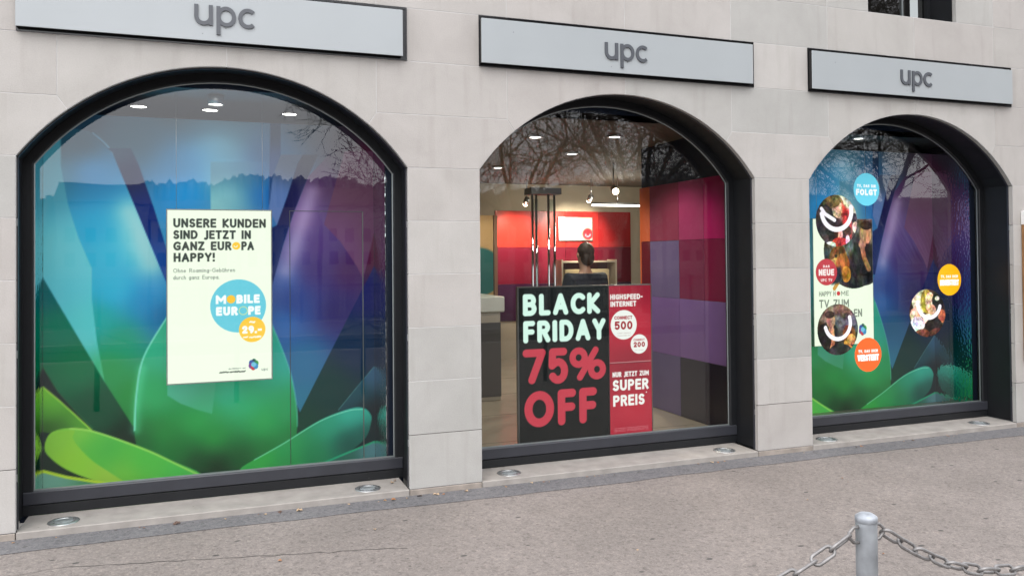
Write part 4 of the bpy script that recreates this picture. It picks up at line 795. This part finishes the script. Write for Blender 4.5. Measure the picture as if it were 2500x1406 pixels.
def ph_party(p, r):
    def b(a, c, ra, rc, col): p.disc(a*r, c*r, ra*r, col, rc*r)
    p.C[:] = (58,46,40); b(-.35,.6,.5,.6,(214,206,176)); b(-.05,.5,.32,.5,(150,138,46)); b(.15,.45,.26,.42,(232,196,170)); b(.6,.5,.34,.4,(34,32,30)); b(.55,.6,.12,.1,(225,210,195))
    b(.25,.1,.22,.25,(222,170,140)); b(-.65,-.05,.32,.3,(218,196,160)); b(-.55,-.45,.4,.32,(206,214,218)); b(-.4,-.5,.16,.18,(236,240,244)); b(.05,-.25,.3,.22,(230,215,190)); b(.8,-.15,.2,.28,(190,110,70)); b(.35,-.6,.5,.4,(30,26,24)); b(-.3,-.85,.4,.2,(110,62,48)); b(.5,-.85,.4,.2,(86,46,36))
    photo_finish(p, 40, 8); smile(p, .1*r, .42*r, .62*r, 175, 345, .17*r)
sticker('photo_sticker', 8.080, 1.109, .245, ph_party, 'round photo sticker of cheering friends with white smile arc, below the yellow sticker')

# ================================================================== the shop room behind the middle window
FZ = .07; CZ = 2.92; BY = 6.5
M['floor'] = plain('cream_floor', (.52,.46,.36,1), .25, noise=.06, scale=3); M['ceil'] = plain('shop_ceiling', (.15,.13,.105,1), .8); M['cream'] = plain('cream_wall', (.62,.54,.42,1), .7)
fl = sheet('shop_floor', 2.7, 10.4, .43, BY, FZ, M['floor'], th=.05); fl['kind'] = 'structure'
for k in range(4):
    MB().box(2.7, 5.6, .9+k*1.2, .903+k*1.2, FZ, FZ+.0012).build('floor_joint', M['gap'], fl)
ce = sheet('shop_ceiling', 2.7, 10.4, .43, BY, CZ+.05, M['ceil'], th=.05); ce['kind'] = 'structure'
bw = MB().box(2.7, 10.4, BY, BY+.1, FZ, CZ).build('shop_back_wall', M['cream']); bw['kind'] = 'structure'
lw = MB().box(2.6, 2.7, .43, BY, FZ, CZ).build('shop_side_wall', M['cream']); lw['kind'] = 'structure'
l3 = MB().box(10.4, 10.5, .43, BY, FZ, CZ).build('shop_side_wall', M['cream']); l3['kind'] = 'structure'
MB().box(2.6, 10.5, .43, .47, CZ, 3.3).build('bulkhead', M['navy'], ce)
rw = MB().box(5.712, 5.80, .43, 2.07, FZ, CZ).build('panelled_wall', M['navy']); rw['kind'] = 'structure'
pc = {}
def pcol(c):
    if c not in pc: pc[c] = plain('panel_%d_%d_%d' % c, tuple(min(.9, v*1.05) for v in L(*c)[:3])+(1,), .28, noise=.05, scale=3)
    return pc[c]
rows = [(1.88, 2.48), (1.28, 1.877), (.68, 1.277), (FZ+.005, .677)]
cols = [(.432, .838), (.842, 1.288), (1.292, 1.876), (1.88, 2.068)]
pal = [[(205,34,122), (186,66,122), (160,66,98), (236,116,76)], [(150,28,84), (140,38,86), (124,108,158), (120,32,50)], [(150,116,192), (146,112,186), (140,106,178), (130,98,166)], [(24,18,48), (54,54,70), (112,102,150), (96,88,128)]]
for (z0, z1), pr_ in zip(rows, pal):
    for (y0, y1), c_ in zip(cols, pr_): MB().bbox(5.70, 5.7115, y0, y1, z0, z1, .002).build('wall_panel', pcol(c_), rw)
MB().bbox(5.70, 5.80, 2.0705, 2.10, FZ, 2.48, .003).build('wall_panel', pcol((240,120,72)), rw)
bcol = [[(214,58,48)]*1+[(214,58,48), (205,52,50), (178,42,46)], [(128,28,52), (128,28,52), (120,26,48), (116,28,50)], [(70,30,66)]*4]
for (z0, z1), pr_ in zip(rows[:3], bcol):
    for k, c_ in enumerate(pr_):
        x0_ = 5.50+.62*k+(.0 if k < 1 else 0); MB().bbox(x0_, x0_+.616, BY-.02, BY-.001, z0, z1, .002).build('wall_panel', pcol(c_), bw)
# lit screen with a red smile disc
e = empty('wall_screen', (6.62, BY-.03, 2.0)); tag(e, 'bright cream wall screen with red smile disc at the back of the shop', 'screen')
p = Print(0, .60, 0, .37, .02, (255,238,196)); p.disc(.52,.10,.10,(205,52,56)); smile(p, .52,.11,.05,200,340,.014)
p.build('screen_face', print_mat('screen_print', 1.1), e, -.026); MB().box(-.015, .615, -.024, .008, -.015, .385).build('screen_case', M['alu'], e)
# peach display wall with a big teal disc, and a slim wooden post
e = empty('display_wall', (4.55, 5.0, FZ)); tag(e, 'peach display wall with large teal disc at the left edge of the shop', 'partition')
p = Print(0, .40, 0, 2.25, .02, (236,196,140)); p.disc(.20, 1.45, .34, (70,140,138)); p.fill([(0,.0),(.4,0),(.4,.95),(0,.95)], (225,185,120)); p.build('printed_face', M['print'], e, -.001); MB().box(0, .40, .001, .06, 0, 2.25).build('panel', M['cream'], e)
MB().box(.41, .46, -.02, .06, 0, 2.25).build('wooden_post', plain('post_wood', (.42,.24,.15,1), .45), e)
# chrome posts of the glass entrance stand
M['clear'] = glass_mat('clear_glass', (.86,.92,.90,1), 1.5)
e = empty('glass_display_stand', (4.60, 2.2, FZ)); tag(e, 'tall glass display stand with chrome posts behind the black panel', 'display stand')
for x, y in ((-.16, 0), (-.075, .10), (.02, -.02), (.125, .06)): MB().tube([(x, y, 0), (x, y, 2.33)], .013, 12).build('chrome_post', M['chrome'], e)
for x in (-.118, .07): MB().box(x-.035, x+.035, .02, .026, .1, 2.28).build('glass_panel', M['clear'], e)
MB().box(-.19, .16, -.06, .16, 2.331, 2.40).build('head_box', plain('head_grey', (.18,.18,.17,1), .4), e); MB().box(-.22, .19, -.09, .19, 0, .02).build('base_plate', M['alu'], e)
# service counter
e = empty('service_counter', (3.75, 2.9, FZ)); tag(e, 'cream service counter with white top at the left of the shop', 'counter')
MB().bbox(0, .56, 0, 1.3, 0, 1.02, .01).build('counter_body', plain('counter_cream', (.50,.45,.36,1), .4), e); MB().bbox(-.03, .60, -.04, 1.34, 1.021, 1.20, .012).build('counter_top', plain('counter_white', (.72,.74,.68,1), .3), e); MB().box(.05, .56, -.008, -.001, .05, .9).build('front_panel', plain('counter_dark', (.08,.075,.07,1), .4), e)
# cream shelf unit on the back wall under the screen
e = empty('shelf_unit', (6.55, BY-.35, FZ)); tag(e, 'low cream shelf unit with boxes under the wall screen', 'shelf')
for z in (.0, .55, 1.05, 1.55): MB().bbox(0, .95, 0, .3, z, z+.03, .003).build('shelf_board', M['cream'], e)
MB().box(-.03, -.001, 0, .3, 0, 1.6).build('side_panel', M['cream'], e); MB().box(.951, .98, 0, .3, 0, 1.6).build('side_panel', M['cream'], e)
for k, (x, z, a, h) in enumerate([(.05, 1.081, .3, .36), (.5, 1.081, .35, .36), (.08, .581, .36, .3), (.55, .581, .3, .34)]):
    o = MB().bbox(x, x+a, .03, .28, z, z+h, .005).build('product_box', pcol([(210,190,150), (225,205,165), (150,120,90), (190,170,140)][k]), None, (6.55, BY-.35, FZ)); tag(o, ['tall cream box on the upper shelf under the screen, left one', 'tall cream box on the upper shelf under the screen, right one', 'brown box on the middle shelf', 'beige box on the middle shelf, right one'][k], 'box', 'boxes on the shelf unit')

# two people in the shop
def skin_body(name, verts, edges, radii, mat, parent, root=0, sub=2):
    me = bpy.data.meshes.new(name); me.from_pydata(verts, edges, []); me.update(); o = bpy.data.objects.new(name, me); link(o, parent)
    md = o.modifiers.new('skin', 'SKIN'); md.use_smooth_shade = True
    for i, r in enumerate(radii):
        sv = me.skin_vertices[0].data[i]; sv.radius = (r if not hasattr(r, '__len__') else r); sv.use_root = (i == root)
    for i, r in enumerate(radii):
        me.skin_vertices[0].data[i].radius = r if hasattr(r, '__len__') else (r, r)
    o.modifiers.new('sub', 'SUBSURF').levels = sub; o.modifiers['sub'].render_levels = sub
    me.materials.append(mat); return o
def person(loc, rz, s, jacket, hair, trousers, label, lean=0.0):
    e = empty('person', loc); e.rotation_euler = (0, 0, rz); e.scale = (s, s, s); tag(e, label, 'person')
    sk = plain('skin', (.50,.30,.21,1), .55)
    V = [(0,0,.95),(0,-.01,1.15),(0,0,1.34),(0,.0,1.46),(0,.015,1.53),(0,.03,1.62),(0,.025,1.72)]; Rr = [(.15,.11),(.15,.11),(.17,.105),(.08,.07),(.055,.055),(.078,.092),(.068,.082)]; E = [(i, i+1) for i in range(6)]
    def add(v, r, p): V.append(v); Rr.append(r if hasattr(r, '__len__') else (r, r)); E.append((p, len(V)-1)); return len(V)-1
    for sx in (-1, 1):
        a = add((sx*.19, 0, 1.38), .052, 2); b = add((sx*.27, .02, 1.12), .044, a); c_ = add((sx*.17, .24, 1.04), .034, b); h = add((sx*.10, .31, 1.05), (.02, .036), c_)
        for k in range(4): f = add((sx*(.075+.0)+(k-1.5)*.016, .355, 1.06-.004*k), .0085, h); add((sx*.06+(k-1.5)*.014, .385, 1.035), .0075, f)
        t1 = add((sx*.115, .34, 1.085), .0095, h)
        l1 = add((sx*.10, 0, .88), .088, 0); l2 = add((sx*.11, .02, .48), .058, l1); l3_ = add((sx*.11, -.02, .08), .04, l2); add((sx*.12, .13, .035), (.035, .03), l3_)
    skin_body('body', V, E, Rr, sk, e)
    jm = plain('jacket_cloth', jacket, .8, noise=.15, scale=30, bump=.2, bscale=40)
    JV = [(0,0,.90),(0,-.01,1.12),(0,0,1.33),(0,.0,1.445)]; JR = [(.20,.16),(.19,.15),(.235,.16),(.115,.10)]; JE = [(0,1),(1,2),(2,3)]
    for sx in (-1, 1):
        n = len(JV); JV += [(sx*.235,0,1.395),(sx*.285,.02,1.12),(sx*.19,.21,1.045)]; JR += [(.098,.098),(.080,.080),(.06,.06)]; JE += [(2,n),(n,n+1),(n+1,n+2)]
    skin_body('jacket', JV, JE, JR, jm, e)
    tm = plain('trouser_cloth', trousers, .85); TV = [(0,0,.93)]; TR = [(.165,.13)]; TE = []
    for sx in (-1, 1):
        n = len(TV); TV += [(sx*.10,0,.85),(sx*.11,.02,.48),(sx*.11,-.015,.09)]; TR += [(.105,.105),(.078,.078),(.066,.07)]; TE += [(0,n),(n,n+1),(n+1,n+2)]
    skin_body('trousers', TV, TE, TR, tm, e)
    for sx in (-1, 1): MB().ell((sx*.115, .07, .045), (.048, .135, .05)).build('shoe', M['black'], e)
    hm = plain('hair', hair, .5, noise=.3, scale=60, bump=.5, bscale=120)
    hb = MB().ell((0, -.006, 1.715), (.092, .112, .105), 18, 12); hb.ell((0, -.035, 1.64), (.084, .082, .10), 16, 10); hb.build('hair', hm, e)
    for sx in (-1, 1):
        MB().ell((sx*.086, .035, 1.665), (.012, .02, .032), 8, 6).build('ear', sk, e); MB().ell((sx*.033, .112, 1.685), (.012, .008, .008), 8, 6).build('eye', M['black'], e)
    MB().ell((0, .128, 1.655), (.014, .02, .025), 8, 6).build('nose', sk, e); MB().ell((0, .112, 1.612), (.026, .01, .008), 8, 6).build('mouth', plain('lips', (.35,.12,.10,1), .5), e)
    return e
person((5.27, 2.62, FZ), .25, 1.0, (.012,.016,.028,1), (.035,.018,.010,1), (.02,.02,.03,1), 'person in a dark navy jacket with short dark hair, seen from behind')
person((4.15, 4.55, FZ-.30), 2.4, .93, (.03,.03,.04,1), (.12,.055,.03,1), (.03,.03,.04,1), 'person with brown hair behind the counter at the left window edge')
# shop lamps
def lamp(name, loc, label, build, energy, size, col=(1,.86,.66), kind='POINT', aim=None, spot=70):
    e = empty(name, loc); tag(e, label, 'lamp', 'shop lamps'); build(e)
    d = bpy.data.lights.new('lamp_light', kind); d.energy = energy; d.color = col; d.shadow_soft_size = size
    o = bpy.data.objects.new('lamp_light', d); link(o, e); o.location = (0, 0, -.06)
    if kind == 'SPOT':
        d.spot_size = math.radians(spot); d.spot_blend = .6; o.rotation_euler = (Vector(loc)-Vector(aim)).to_track_quat('Z', 'Y').to_euler()
M['warm'] = emit('warm_lamp', (1, .84, .58, 1), 14); M['white_l'] = emit('white_lamp', (1, .95, .86, 1), 5)
def spot_body(aim):
    def f(e):
        d = (Vector(aim)-e.location).normalized()*.11
        MB().tube([(0, 0, CZ-e.location.z), (0, 0, 0)], .008, 8).build('stem', M['alu'], e); MB().tube([(0,0,0), tuple(d)], .042, 14).build('shade', M['alu'], e)
        MB().ell(tuple(d*1.03), (.04, .04, .04), 12, 8).build('bulb', M['warm'], e)
    return f
for loc, aim, en, lab in [((5.75, 5.7, 2.62), (5.85, 6.5, 2.0), 90, 'warm ceiling spotlight over the red panel at the back left'), ((6.75, 5.5, 2.66), (6.9, 6.5, 2.1), 100, 'warm ceiling spotlight above the wall screen'), ((6.05, 3.4, 2.6), (5.75, 2.0, 1.9), 60, 'white ceiling spotlight near the end of the panelled wall')]:
    lamp('shop_spotlight', loc, lab, spot_body(aim), en, .05, kind='SPOT', aim=aim)
def disc_l(e): MB().lathe([(.06, -.012), (.06, 0), (.075, 0), (.075, -.015), (.06, -.017)], n=18, caps=False).build('trim', M['alu'], e); MB().lathe([(.001, -.011), (.058, -.011), (.058, -.009), (.001, -.009)], n=18).build('lamp_disc', M['white_l'], e)
for x, y, lab in [(4.95, 1.25, 'added flush ceiling lamp brightening the panelled wall'), (4.2, 1.5, 'flush ceiling lamp just inside the middle window'), (4.75, 4.2, 'flush ceiling lamp over the service counter'), (5.1, 2.6, 'flush ceiling lamp over the person in navy'), (7.2, 4.4, 'flush ceiling lamp behind the panelled wall')]:  # first one is an added lamp, put in to brighten the wall panels
    lamp('ceiling_lamp', (x, y, CZ), lab, disc_l, 18, .06, (1, .9, .74), kind='SPOT', aim=(x, y, 0), spot=125)
def tube_l(e): MB().box(-.45, .45, -.03, .03, .0, .03).build('housing', M['alu'], e); MB().tube([(-.43, 0, -.012), (.43, 0, -.012)], .012, 10).build('tube', M['white_l'], e); MB().tube([(0, 0, .03), (0, 0, CZ-2.50)], .006, 6).build('stem', M['alu'], e)
lamp('tube_lamp', (6.95, 5.0, 2.50), 'thin horizontal tube lamp hanging near the back of the shop', tube_l, 12, .1, (1, .95, .85))

# ================================================================== street things
# bollards and chains
def make_bollard():
    e = empty('bollard', (0, 0, 0))
    MB().lathe([(.0315, GZ-.05), (.0315, .905), (.0300, .912), (.020, .920), (.001, .922)], n=28).build('post', M['galv'], e)
    MB().lathe([(.0317, .905), (.0326, .906), (.0328, .917), (.0318, .922), (.020, .930), (.001, .932)], n=28).build('cap', plain('cap_zinc', (.30,.32,.345,1), .55, .3, noise=.4, scale=22), e)
    for sx in (-1, 1): MB().tube([(sx*.027, .0, .894), (sx*.050, .0, .892), (sx*.066, 0, .879), (sx*.066, 0, .864), (sx*.050, 0, .848), (sx*.027, 0, .846)], .0052, 10).build('eyelet', M['chain'], e)
    return e
BX = [-.10, 1.47, 3.05, 4.35, 5.65]; BYY = -4.0
proto = make_bollard()
for k, x in enumerate(BX):
    o = proto if k == 0 else copy_tree(proto); o.location = (x, BYY, 0)
    tag(o, ['galvanised steel bollard furthest left of the row', 'galvanised steel bollard left of the one in the foreground', 'round galvanised steel bollard in the foreground with chains on both sides', 'galvanised steel bollard right of the one in the foreground', 'galvanised steel bollard furthest right of the row'][k], 'bollard', 'bollards of the chain barrier')
LK, LW, LR = .092, .042, .0054
mb = MB(); pts = []
hl = LK/2-LW/2
for a in np.linspace(-90, 90, 9): pts.append((hl+(LW/2-LR)*math.cos(math.radians(a)), (LW/2-LR)*math.sin(math.radians(a)), 0))
for a in np.linspace(90, 270, 9): pts.append((-hl+(LW/2-LR)*math.cos(math.radians(a)), (LW/2-LR)*math.sin(math.radians(a)), 0))
pts += [pts[0], pts[1]]
mb.tube(pts, LR, 8, caps=False); link_me = mb.mesh('link'); link_me.materials.append(M['chain'])
for k in range(len(BX)-1):
    xa, xb = BX[k]+.068, BX[k+1]-.068; sag = (.195, .175, .195, .195)[k]
    e = empty('chain', (xa, BYY, .868))
    tag(e, ['steel chain at the far left of the bollard row', 'steel link chain sloping down to the left of the foreground bollard', 'steel link chain hanging to the right of the foreground bollard', 'steel chain at the far right of the bollard row'][k], 'chain', 'chains between the bollards')
    ts = np.linspace(0, 1, 600); X = (xb-xa)*ts; Z = -4*sag*ts*(1-ts); sl = np.concatenate([[0], np.cumsum(np.hypot(np.diff(X), np.diff(Z)))])
    pitch = LK-4*LR+.002; n = int(round(sl[-1]/pitch)); pitch = sl[-1]/n; rg = random.Random(k)
    for j in range(n):
        s0 = pitch*(j+.5); x = np.interp(s0, sl, X); z = np.interp(s0, sl, Z); d = np.interp(s0+.02, sl, Z)-np.interp(s0-.02, sl, Z); dx = np.interp(s0+.02, sl, X)-np.interp(s0-.02, sl, X)
        o = bpy.data.objects.new('link', link_me); link(o, e); o.location = (x, 0, z)
        o.rotation_mode = 'XYZ'; o.rotation_euler = ((math.radians(48) if j % 2 else math.radians(138))+rg.uniform(-.12, .12), -math.atan2(d, dx), 0)
# notice board at the right edge of the picture
e = empty('notice_board', (8.93, 0, .62)); tag(e, 'brown notice board with white header fixed at the right end of the facade', 'notice board')
MB().bbox(0, .62, -.055, -.003, 0, 1.385, .004).build('board', plain('board_wood', (.26,.13,.05,1), .5, noise=.2, scale=9), e); MB().bbox(-.002, .622, -.060, -.002, 1.386, 1.525, .003).build('header', plain('header_white', (.75,.74,.72,1), .5), e)
# fallen leaves along the foot of the building
M['leafs'] = [plain('dry_leaf_%d' % k, c_, .7, noise=.25, scale=60) for k, c_ in enumerate([(.34,.15,.06,1), (.38,.21,.09,1), (.22,.11,.06,1), (.42,.30,.19,1), (.10,.06,.045,1)])]
rl = random.Random(11); spots = [(2.36, -.055), (2.42, -.06), (2.62, -.045), (2.75, -.05), (2.80, -.06), (2.98, -.05), (2.50, .26), (2.47, .22), (1.62, -.05), (1.75, -.06), (.95, -.05), (5.18, -.03), (5.22, -.06), (5.30, -.035), (7.9, -.06), (7.4, -.05), (4.1, -.05), (3.3, -.06), (6.7, -.07), (2.1, -.05)]
spots += [(rl.uniform(0, 8), rl.uniform(-.07, -.02)) for _ in range(30)] + [(rl.uniform(.5, 6), rl.uniform(-2.6, -.4)) for _ in range(14)]
for k, (x, y) in enumerate(spots):
    s = rl.uniform(.009, .020)*(1.3 if k < 12 else .7); n = 9; vs = [(0, 0, s*.12)]
    for j in range(n): a = 2*math.pi*j/n; r = s*(1+.35*math.cos(3*a)+rl.uniform(-.15, .15)); vs.append((r*math.cos(a), r*.7*math.sin(a), s*rl.uniform(.0, .55)))
    on_sill = y > 0
    o = MB().add(vs, [(0, 1+j, 1+(j+1) % n) for j in range(n)]).build('fallen_leaf', rl.choice(M['leafs']), None, (x, y, (0 if on_sill else GZ)+.006)); o.rotation_euler = (rl.uniform(-.1, .1), rl.uniform(-.1, .1), rl.uniform(0, 6))
    if on_sill: tag(o, 'small dry leaf lying in the corner of the window sill', 'leaf', 'leaves in the sill corner')
    elif y > -.2: tag(o, 'small dry leaf lying on the ground along the stone plinth', 'leaf', 'leaves along the plinth')
    else: tag(o, 'tiny dry leaf lying out on the open pavement', 'leaf', 'leaves out on the pavement')

# ================================================================== what the panes mirror: the far side of the street
M['bark'] = plain('plane_bark', (.10,.085,.065,1), .9, noise=.3, scale=6); M['twig'] = plain('twigs', (.075,.058,.045,1), .9)
def make_tree(seed, h=11):
    rg = random.Random(seed); tr = MB(); cr = MB()
    def grow(p, d, r, ln, lev):
        nseg = 3 if lev < 3 else 2; r = max(r, .011); pts = [p]; rr = [r]; q = p.copy(); dd = d.copy()
        for k in range(nseg):
            dd = (dd+Vector((rg.uniform(-1,1), rg.uniform(-1,1), rg.uniform(-.5,1)))*(.16 if lev else .05)).normalized(); q = q+dd*(ln/nseg); pts.append(q.copy()); rr.append(r*(1-.38*(k+1)/nseg))
        (tr if lev < 2 else cr).tube(pts, rr, 8 if lev < 2 else (5 if lev < 4 else 3), caps=False)
        if lev >= 7: return
        nb = (4 if lev in (0, 3, 4) else 3 if lev < 6 else 2)
        for b in range(nb):
            t = 1.0 if (lev == 0 or b == 0) else rg.uniform(.4, 1); i = min(nseg-1, int(t*nseg)); f = t*nseg-i; pp = pts[i].lerp(pts[min(i+1, nseg)], f) if t < 1 else pts[-1]
            az = 2*math.pi*(b+rg.random()*.7)/nb; ax = dd.orthogonal().normalized(); bx_ = dd.cross(ax); sp_ = rg.uniform(.45, 1.0) if lev else rg.uniform(.65, 1.05)
            nd = (dd*math.cos(sp_)+(ax*math.cos(az)+bx_*math.sin(az))*math.sin(sp_)); nd.z += (.10 if lev < 2 else -.02); nd.normalize(); grow(pp, nd, rr[-1]*rg.uniform(.55, .78), ln*(.95 if lev == 0 else rg.uniform(.62, .86)), lev+1)
    grow(Vector((0, 0, -.3)), Vector((0, 0, 1)), .19, 3.3, 0)
    return tr.mesh('trunk'), cr.mesh('crown')
tms = [make_tree(4), make_tree(9)]
for a, b in tms: a.materials.append(M['bark']); b.materials.append(M['twig'])
TS = [(8.6, -12.9, 0, 1.3, .85), (12.0, -13.4, 1, 1.2, 1.0), (16.4, -13.0, 0, 2.6, 1.0), (21.5, -13.3, 1, 4.0, 1.05), (27.5, -13.0, 0, 5.1, 1.0), (33, -13.4, 1, .4, 1), (13.9, -15.5, 1, 5.2, 1.0)]
for k, (x, y, m_, rz, s) in enumerate(TS):
    e = empty('bare_tree', (x, y, GZ)); e.rotation_euler = (0, 0, rz); e.scale = (s, s, s)
    tag(e, 'bare plane tree mirrored in the shop panes, %s in the %s row' % (('first', 'second', 'third', 'fourth', 'fifth', 'sixth')[k if k < 6 else k-6], 'street' if k < 6 else 'lakeside'), 'tree', 'bare trees across the street')
    for nm, me in zip(('trunk', 'crown'), tms[m_]): link(bpy.data.objects.new(nm, me), e)
M['rail'] = plain('railing_iron', (.035,.04,.045,1), .5)
def make_rail():
    e = empty('railing_section', (0, 0, 0)); MB().box(0, 2.5, -.03, .03, 1.0, 1.05).build('top_rail', M['rail'], e); MB().box(0, 2.5, -.02, .02, .12, .15).build('bottom_rail', M['rail'], e); MB().box(0, 2.5, -.02, .02, .82, .845).build('middle_rail', M['rail'], e)
    MB().box(-.04, .04, -.04, .04, 0, 1.12).build('post', M['rail'], e); b = MB()
    for k in range(1, 20): b.box(.125*k-.008, .125*k+.008, -.008, .008, .15, 1.0)
    o = b.build('bars', M['rail'], e); o['kind'] = 'stuff'; return e
pr0 = make_rail()
for k in range(22):
    o = pr0 if k == 0 else copy_tree(pr0); o.location = (-14+2.5*k, -16.3, GZ); tag(o, 'dark iron railing section by the water, mirrored in the panes', 'railing', 'railing sections by the water')
M['fa'] = [plain('far_wall_%d' % k, c_, .85, noise=.1, scale=.5) for k, c_ in enumerate([(.34,.32,.28,1), (.42,.38,.32,1), (.28,.27,.26,1)])]; M['froof'] = plain('far_roof', (.10,.07,.06,1), .8); M['fwin'] = plain('far_window', (.04,.045,.05,1), .2)
rb = random.Random(5); x = -46.0; k = 0
hn = ['narrow', 'wide', 'tall', 'low', 'stepped', 'broad', 'grey', 'pale', 'slim', 'long', 'small', 'square', 'plain', 'old']
while x < 70 and k < 14:
    wd = rb.uniform(6, 12); h = rb.uniform(6, 9) if k > 2 else rb.uniform(15, 19); y = -100 if k > 2 else -60
    e = empty('far_house', (x, y, GZ)); tag(e, '%s house on the far bank, house %s from the left in the mirror image' % (hn[k], ('one','two','three','four','five','six','seven','eight','nine','ten','eleven','twelve','thirteen','fourteen')[k]), 'house', 'houses across the water')
    MB().box(0, wd, -8, 0, -.5, h).build('wall', M['fa'][k % 3], e); MB().add([(-.3,.3,h),(wd+.3,.3,h),(wd+.3,-8.3,h),(-.3,-8.3,h),(-.3,-4,h+2.6),(wd+.3,-4,h+2.6)], [(0,1,5,4),(2,3,4,5),(1,2,5),(3,0,4),(0,3,2,1)]).build('roof', M['froof'], e)
    for c_ in range(int(wd//2.2)):
        for r_ in range(int(h//3)): MB().box(.8+c_*2.2, 1.9+c_*2.2, .0, .06, 1+r_*3, 2.7+r_*3).build('window', M['fwin'], e)
    x += wd+rb.uniform(.0, 2.5)*(1 if k > 2 else .4); k += 1
xs_ = np.linspace(-260, 300, 1500); rgh = np.random.RandomState(2); hs_ = 12.5+2.2*np.sin(xs_*.021)+1.4*np.sin(xs_*.083+1)+np.convolve(rgh.uniform(-1.5, 1.5, 1500), np.ones(5)/5, 'same'); nn_ = len(xs_)
hb = MB(); hb.add([(v, -112, -1) for v in xs_]+[(v, -122+rgh.uniform(-3, 3), hh) for v, hh in zip(xs_, hs_)]+[(v, -260, -1) for v in xs_], [(i, i+1, nn_+i+1, nn_+i) for i in range(nn_-1)]+[(nn_+i, nn_+i+1, 2*nn_+i+1, 2*nn_+i) for i in range(nn_-1)])
ho = hb.build('hills', plain('hazy_wooded_hill', (.20,.21,.215,1), .9, noise=.3, scale=.25)); ho['kind'] = 'structure'  # base grey lightened: distance haze is put into the hill colour
